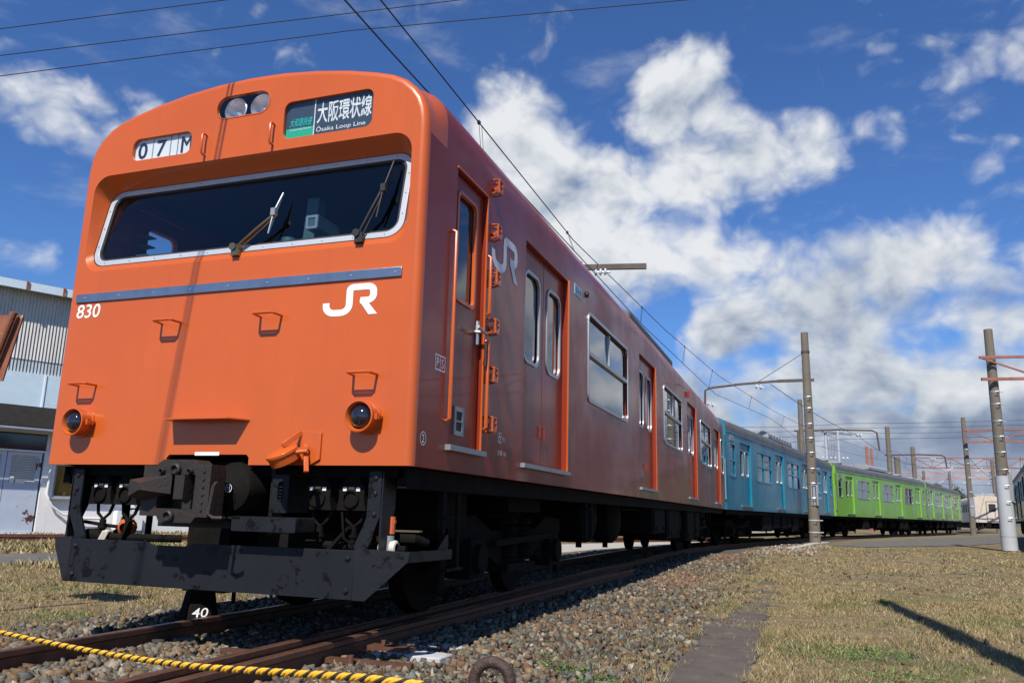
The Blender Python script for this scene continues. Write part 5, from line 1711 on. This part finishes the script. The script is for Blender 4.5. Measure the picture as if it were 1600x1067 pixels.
for y in (-20, -14, -9, -5, -1.2, 4.15, 8.1, 13.5, 18.5, 23, 29, 36, 42, 50, 58, 68, 76):
    a, b = interp3(mpts, y), interp3(cpts, y)
    q = MB(); q.tube([a, b], .0035, 4); q.tube([a + Vector((0, .09, 0)), b + Vector((0, .09, 0))], .0035, 4); q.box(a, (.03, .05, .04)); q.build('dropper', WIRE, cat_)
rt_ = wire('overhead_wire', 'far contact wire leading towards the yard gantries', [(2.6, 24.5, 5.3), (6.5, 46, 5.6), (10.4, 64.5, 5.5), (16, 84, 5.9), (20, 99, 5.8)], .012, sag=.15)
SW = 'thin power wires crossing the upper left sky'
wire('overhead_wire', 'topmost of the thin power wires crossing the upper left sky', [(-14.0, 1.2, 6.6), (-7.43, 3.32, 7.63), (-4.18, 4.38, 8.14), (4, 7.0, 9.45)], .007, SW)
wire('overhead_wire', 'middle of the thin power wires crossing the upper left sky', [(-14.0, 1.2, 6.22), (-7.45, 3.40, 7.24), (-.95, 5.54, 8.22), (6, 7.8, 9.3)], .007, SW)
wire('overhead_wire', 'lowest and longest of the thin power wires crossing the upper left sky', [(-14.0, 1.2, 6.0), (-7.46, 3.46, 6.94), (-2.5, 5.08, 7.73), (2.73, 6.84, 8.36), (9, 9.0, 9.1)], .007, SW)
for k, (z0, nm) in enumerate(((16.9, 'highest'), (16.2, 'second'), (15.4, 'third'), (14.6, 'lowest'))):
    wire('power_line', nm + ' of the faint distant power lines above the far gantries', [(-13.7, 117, z0 - 2.6), (10, 125, z0 - 1.9), (60, 143, z0 + 1.4)], .028, 'faint distant power lines', sag=.5)
for i, (a, b, nm) in enumerate((((9.8, 64.2, 5.9), (13.3, 80.6, 6.2), 'yard wire between the two bracket poles over the green car'), ((14.6, 61.5, 5.6), (23.6, 100, 5.8), 'yard wire running right of the thin pole'), ((18, 62, 5.5), (26, 100, 5.7), 'yard wire over the beige railcar'), ((13.4, 80.6, 6.6), (30, 84, 6.0), 'slack yard wire under the long gantry'), ((12, 97, 5.5), (30, 103, 5.4), 'slack yard wire under the farthest gantry'))):
    wire('overhead_wire', nm, [a, b], .016, 'wires of the far yard', sag=.3)
for gx, gy, gz_, nn2 in ((16.5, 82, 6.2, 4), (15.5, 98.5, 5.8, 5)):
    for k in range(nn2):
        x = gx + k * 2.6; yy_ = gy + k * .9
        t = thing('insulator_set', 'white insulator string, %s from the left under the %s gantry' % (('first', 'second', 'third', 'fourth', 'fifth')[k], 'long rusty' if gx == 16.5 else 'pale pink'), 'insulator', (x, yy_, gz_ - .55), 0, 'insulator strings under the yard gantries')
        v = MB()
        for j in range(3): v.lathe([(0, .03), (.03, .13), (.08, .1), (.1, .03), (.16, .03)], (-.2 + j * .17, 0, .1 * j), (1, 0, .6), 8)
        v.build('disc_stack', INSUL, t); v = MB(); v.bar((.0, 0, .5), (.0, 0, -.2), .03); v.bar((-.4, 0, -.2), (.4, 0, -.1), .03); v.build('hanger', STEELG, t)
yp = thing('pole_frame', 'wooden pole with cross arms and transformer at the far right above the dark train', 'pole frame', (23.2, 66.5, 0))
q = MB(); q.cyl((0, 0, 0), (0, 0, 6.9), .16, .12, n=12); q.build('post', CONC, yp)
q = MB(); q.bar((-3.5, 0, 5.9), (.3, 0, 6.0), .12); q.bar((-3.2, 0, 4.6), (.3, 0, 4.7), .1); q.bar((-2.9, 0, 6.4), (-2.9, 0, 4), .1); q.bar((-1.6, 0, 6.2), (-1.6, 0, 4), .1); q.bar((-2.9, 0, 6.4), (-1.6, 0, 5.2), .08); q.build('cross_arm', STEELG, yp)

# ------------------------------------------------------------------ buildings
CORR = dict()
def corrugated(name, rgb, axis=0, scale=55, rust=None):
    mt, t, b = principled(name)
    oc = t.n('TexCoord').outputs['Object']
    sep = t.n('SeparateXYZ'); t.link(oc, sep.inputs[0])
    w = t.math('SINE', t.math('MULTIPLY', sep.outputs[axis], scale))
    n = t.noise(t.mapping(oc, scale=(1, 1, .25)), 1.5, 7, .65)
    k = t.maprange(n, .3, .7, .8, 1.15, smooth=False)
    c = t.vmath('SCALE', tuple(rgb)); t.link(k, c.node.inputs['Scale'])
    if rust: c = t.mix(t.maprange(t.noise(oc, 1.3, 7, .7), .60, .70, 0, .8), c, (*rust, 1))
    t.link(c, b.inputs['Base Color']); b.inputs['Roughness'].default_value = .7
    bp = t.n('Bump'); bp.inputs['Strength'].default_value = 1.0; bp.inputs['Distance'].default_value = .03
    t.link(w, bp.inputs['Height']); t.link(bp.outputs[0], b.inputs['Normal'])
    return mt
CORRG = corrugated('corrugated_grey', (.70, .66, .60))
CORRB = corrugated('corrugated_blue_grey', (.46, .50, .51))
PALEB = mat('pale_blue_panel', (.58, .70, .76), .7, var=.06)
ROOFD = mat('dark_tiles', (.022, .020, .018), .95, spec=.08, var=.3, vscale=4, bump=.6, bscale=14)
WALLW = mat('white_block_wall', (.80, .80, .79), .8, var=.06, streak=.3, streak_rgb=(.4, .38, .34))
DOORG = mat('peeling_grey_blue_door', (.48, .55, .66), .6, var=.05, spot=(.10, .035, .025), spot_amt=.60, spot_scale=1.3, spot_soft=.012)
LOUV = mat('louvre_grey', (.62, .62, .58), .6, var=.1)
DARKG = mat('dark_window', (.03, .035, .04), .08, var=.1, coat=1)
CURT = mat('mustard_curtain', (.38, .22, .045), .9, var=.2)
ORU = Vector((sin(radians(26)), cos(radians(26)), 0))          # direction along the workshop wall
rzw = -radians(21.5) + pi / 2
# local frame of the workshop: x along the wall to the right/back, y away from the track
ws = thing('workshop', 'low white workshop with dark roof and peeling grey blue double doors', 'building', (-19.2, 13.4, -.2), rzw)
Fw = ((0, 0, 0), (1, 0, 0), (0, 0, 1), (0, -1, 0))
dx0 = -.6
# wall with openings: door band from x=-4.. to 3.9, then windows
wm = MB()
holes = [rect(-4.6, .0 + .05, 1.40, 2.45), rect(-4.6, 2.50, 1.5, 3.02)] + [rect(1.75 + 2.6 * k, 1.10, 3.95 + 2.6 * k, 2.60) for k in range(9)]
wm.slab(rect(-7, 0, 46, 3.25), holes, .15, Fw); wm.build('wall', WALLW, ws)
for k in range(6):
    x0 = -4.55 + k * .985; x1 = x0 + .965
    d = MB(); d.slab(rect(x0, .06, x1, 2.44), [rect(x0 + .13, 1.50, x1 - .13, 2.34)], .05, shift(Fw, -.04)); do = d.build('door', DOORG, ws)
    l = MB()
    for j in range(17): l.box(((x0 + x1) / 2, .075, 1.52 + j * .05), (x1 - x0 - .26, .03, .032), Matrix.Rotation(radians(-25), 3, 'X'))
    l.build('louvre', LOUV, do)
    b_ = MB(); b_.slab(rect(x0 + .1, 1.45, x1 - .1, 2.38), [], 0, shift(Fw, -.13)); b_.build('louvre_back', RUBBER, do)
    if k == 5:
        n_ = MB(); n_.box((x0 + .20, .03, 1.60), (.11, .02, .20)); n_.box((x0 + .44, .03, 1.55), (.26, .02, .11)); n_.build('notice', WALLW, do)
tm = MB(); tm.slab(rect(-4.6, 2.50, 1.5, 3.02), [], 0, shift(Fw, -.06)); tm.build('transom_window', DARKG, ws)
tf = MB()
for x in (-4.58, -2.6, -.6, 1.45): tf.box((x, .03, 2.76), (.07, .08, .52))
tf.box((-1.6, -.0, 2.475), (6.1, .10, .05)); tf.build('transom_frame', WALLW, ws)
for k in range(9):
    x0 = 1.75 + 2.6 * k
    f = MB(); f.slab(rect(x0, 1.10, x0 + 2.2, 2.60), [rect(x0 + .06, 1.16, x0 + 1.06, 2.54), rect(x0 + 1.14, 1.16, x0 + 2.14, 2.54)], .06, shift(Fw, -.03)); fo = f.build('window', STEELG, ws)
    g = MB(); g.slab(rect(x0, 1.10, x0 + 2.2, 2.60), [], 0, shift(Fw, -.08)); g.build('pane', GL_HEAD, fo)
    cu = MB(); pts = []
    for j in range(45):
        xx = x0 + .02 + j * .049; pts.append((xx, .22 + .03 * sin(j * 1.3)))
    cu.add([(a, b, 2.6) for a, b in pts] + [(a + .25 * sin(a * 2), b, 1.1) for a, b in pts], [(j, j + 1, 45 + j + 1, 45 + j) for j in range(44)]); cu.build('curtain', CURT, fo)
    sl = MB(); sl.box((x0 + 1.1, -.06, 1.06), (2.4, .14, .06)); sl.build('sill', STEELG, fo)
rf = MB()
rf.add([(-8, -.55, 3.10), (46, -.55, 3.10), (46, 3.2, 4.1), (-8, 3.2, 4.1), (-8, -.55, 3.18), (46, -.55, 3.18), (46, 3.2, 4.18), (-8, 3.2, 4.18)], [(0, 1, 2, 3), (7, 6, 5, 4), (0, 4, 5, 1), (1, 5, 6, 2), (2, 6, 7, 3), (3, 7, 4, 0)])
rf.build('roof', ROOFD, ws)
q = MB(); q.tube([(-8, -.62, 3.08), (46, -.62, 3.08)], .06, 8); q.build('gutter', STEELG, ws)
q = MB(); q.box((19, 1.7, 1.6), (53.6, 2.9, 3.2)); q.build('inner_block', RUBBER, ws)
q = MB(); q.tube([(1.60, -.05, 2.6), (1.58, -.06, 1.2), (1.75, -.1, .85), (2.1, -.12, .6), (2.7, -.14, .48), (3.4, -.14, .48)], .035, 8); q.build('conduit', WALLW, ws)
ac = thing('air_conditioner_unit', 'white outdoor air conditioner unit against the workshop wall', 'air conditioner', (-19.2, 13.4, -.2), rzw)
q = MB(); q.slab(rrect(3.65, .12, 4.50, .74, .03), [[(4.0 + .24 * cos(2 * pi * k / 24), .43 + .24 * sin(2 * pi * k / 24)) for k in range(24)]], .28, ((0, -.40, 0), (1, 0, 0), (0, 0, 1), (0, -1, 0))); q.build('case', WALLW, ac)
q = MB(); q.lathe([(0, 0), (0, .26)], (4.0, -.2, .43), (0, -1, 0), 20); q.build('fan_well', STEELG, ac)
q = MB()
for k in range(5): q.tube([(4.0 + (.05 + .045 * k) * cos(2 * pi * j / 20), -.405, .43 + (.05 + .045 * k) * sin(2 * pi * j / 20)) for j in range(20)], .004, 5, closed=True)
for k in range(8): q.bar((4.0, -.405, .43), (4.0 + .24 * cos(k * pi / 4), -.405, .43 + .24 * sin(k * pi / 4)), .006)
q.build('fan_grille', WHITE, ac)
for wx in (20.2, 30.0):
    t = thing('air_conditioner_unit', 'white outdoor unit low on the wall, seen under the train' + (' near the coupler' if wx < 25 else ' behind the tanks'), 'air conditioner', (-19.2, 13.4, -.2), rzw)
    q = MB(); q.box((wx, -.35, .4), (.9, .35, .65)); q.build('case', WALLW, t, bevel=.02); q = MB(); q.lathe([(0, 0), (.01, .25), (0, .26)], (wx, -.53, .4), (0, -1, 0), 20); q.build('fan_grille', STEELG, t)
# tall shed behind
sh = thing('tall_shed', 'tall corrugated shed with pale blue lower band rising behind the workshop', 'building', (-21.0, 15.5, .1), -radians(26) + pi / 2)
q = MB(); q.box((5, 8, 7.2), (34, 9.4, 2.7)); q.build('upper_wall', CORRG, sh)
q = MB(); q.box((5, 8, 5.65), (34, 9.35, .7)); q.build('middle_band', CORRB, sh)
q = MB(); q.box((5, 8, 3.6), (34, 9.5, 3.5)); q.build('lower_wall', PALEB, sh)
q = MB()
for k in range(21): q.box((-11 + k * 1.55, 3.24, 4.4), (.06, .05, 1.9))
build_pieces(q, 'batten', WALLW, sh)
q = MB(); q.box((5, 8, 8.65), (35, 10.2, .12)); q.build('roof', STEELG, sh)
q = MB(); q.box((5, 2.85, 8.52), (35, .12, .30)); q.build('fascia', PALEB, sh)
q = MB()
for k in range(27): q.box((-11 + k * 1.25, 2.77, 8.50), (.10, .04, .34))
build_pieces(q, 'fascia_clip', RUST, sh)
q = MB(); q.tube([(3.9, 3.2, 7.2), (3.5, 2.6, 7.0), (3.5, 2.6, 6.2)], .05, 8); q.bar((3.2, 3.2, 6.9), (3.5, 2.6, 6.9), .06); q.build('vent_pipe', STEELG, sh)
# long dark roofed shed behind the blue and green cars
ls = thing('long_shed', 'long low shed whose dark flat roof shows above the blue car', 'building', (-1.5, 36, 0), -radians(14.5))
q = MB(); q.box((-3, 16, 2.2), (6, 34, 4.4)); q.build('wall', WALLW, ls)
q = MB(); q.slab([(-7, 4.0), (-3, 5.1), (1.0, 4.55), (1.0, 4.75), (-3, 5.3), (-7, 4.2)], [], 36, ((0, -1, 0), (1, 0, 0), (0, 0, 1), (0, -1, 0))); q.build('roof', ROOFD, ls)
q = MB()
for k in range(9): q.box((.9, 1.5 + k * 4, 4.75), (.3, .5, .5))
build_pieces(q, 'roof_vent', REDST, ls)
# ------------------------------------------------------------------ trees beyond the yard
LEAF = tint_mat('tree_leaf', .8, .15, 3)
def tree(label, x, y, h, r, seedv):
    rr = np.random.default_rng(seedv)
    t = thing('tree', label, 'tree', (x, y, -.1), 0, 'dark trees beyond the yard')
    q = MB(); q.cyl((0, 0, 0), (.1, 0, h * .85), .22, .06, n=10)
    for k in range(7):
        a = k * 2.4; z = h * (.35 + .07 * k); q.cyl((0, 0, z), (cos(a) * r * .7, sin(a) * r * .7, z + r * .35), .06, .02, n=6)
    q.build('trunk', WOODD, t)
    n = 5200
    cl = rr.normal(0, 1, (26, 3)); cl /= np.linalg.norm(cl, axis=1)[:, None]; cl *= rr.uniform(.35, 1, (26, 1)); cl[:, 2] = np.abs(cl[:, 2]) * 1.1 - .25
    c0 = cl[rr.integers(0, 26, n)]; p = c0 + rr.normal(0, .16, (n, 3))
    P = p * np.array((r, r, h * .42)) + np.array((0, 0, h * .58))
    s = .16; a = rr.normal(0, 1, (n, 3)); b = rr.normal(0, 1, (n, 3)); a /= np.linalg.norm(a, axis=1)[:, None]; b = np.cross(a, b); b /= np.linalg.norm(b, axis=1)[:, None]
    V = np.stack([P - a * s, P + b * s * .6, P + a * s, P - b * s * .6], 1).reshape(-1, 3)
    g = rr.uniform(.6, 1.3, (n, 1)); C = np.array((.045, .075, .028)) * g
    me = scatter_mesh('crown', V, np.arange(n * 4).reshape(-1, 4), np.repeat(C, 4, 0), LEAF)
    del me['kind']; me.parent = t
for i, (x, y, h, r, lb) in enumerate(((22.0, 131, 4.6, 2.6, 'dark conifer tree at left end of the far row'), (24.6, 132, 6.0, 2.6, 'tallest dark conifer in the far row behind the gantry'), (27.3, 133, 4.8, 2.4, 'small dark conifer at right end of the far row'))):
    tree(lb, x, y, h, r, 30 + i)
# distant yard buildings and hills closing the horizon
hm = mat('far_hill', (.10, .13, .12), .95, var=.2, vscale=.02)
hb = MB(); rr = random.Random(3); pts = []; N_ = 80
for i in range(N_ + 1):
    a = radians(-100 + 200 * i / N_); R0 = 900
    h = 16 + 10 * sin(i * .35) + 7 * sin(i * .9 + 1) + rr.uniform(-1.5, 1.5)
    pts.append((R0 * sin(a), R0 * cos(a), h))
V = [(x, y, -2) for x, y, h in pts] + [(x, y, h) for x, y, h in pts] + [(x * 1.3, y * 1.3, h * 1.2) for x, y, h in pts] + [(x * 1.3, y * 1.3, -2) for x, y, h in pts]
n = N_ + 1
hb.add(V, [(q * n + i, q * n + i + 1, (q + 1) * n + i + 1, (q + 1) * n + i) for q in range(3) for i in range(N_)])
o = hb.build('hills', hm); o['kind'] = 'structure'
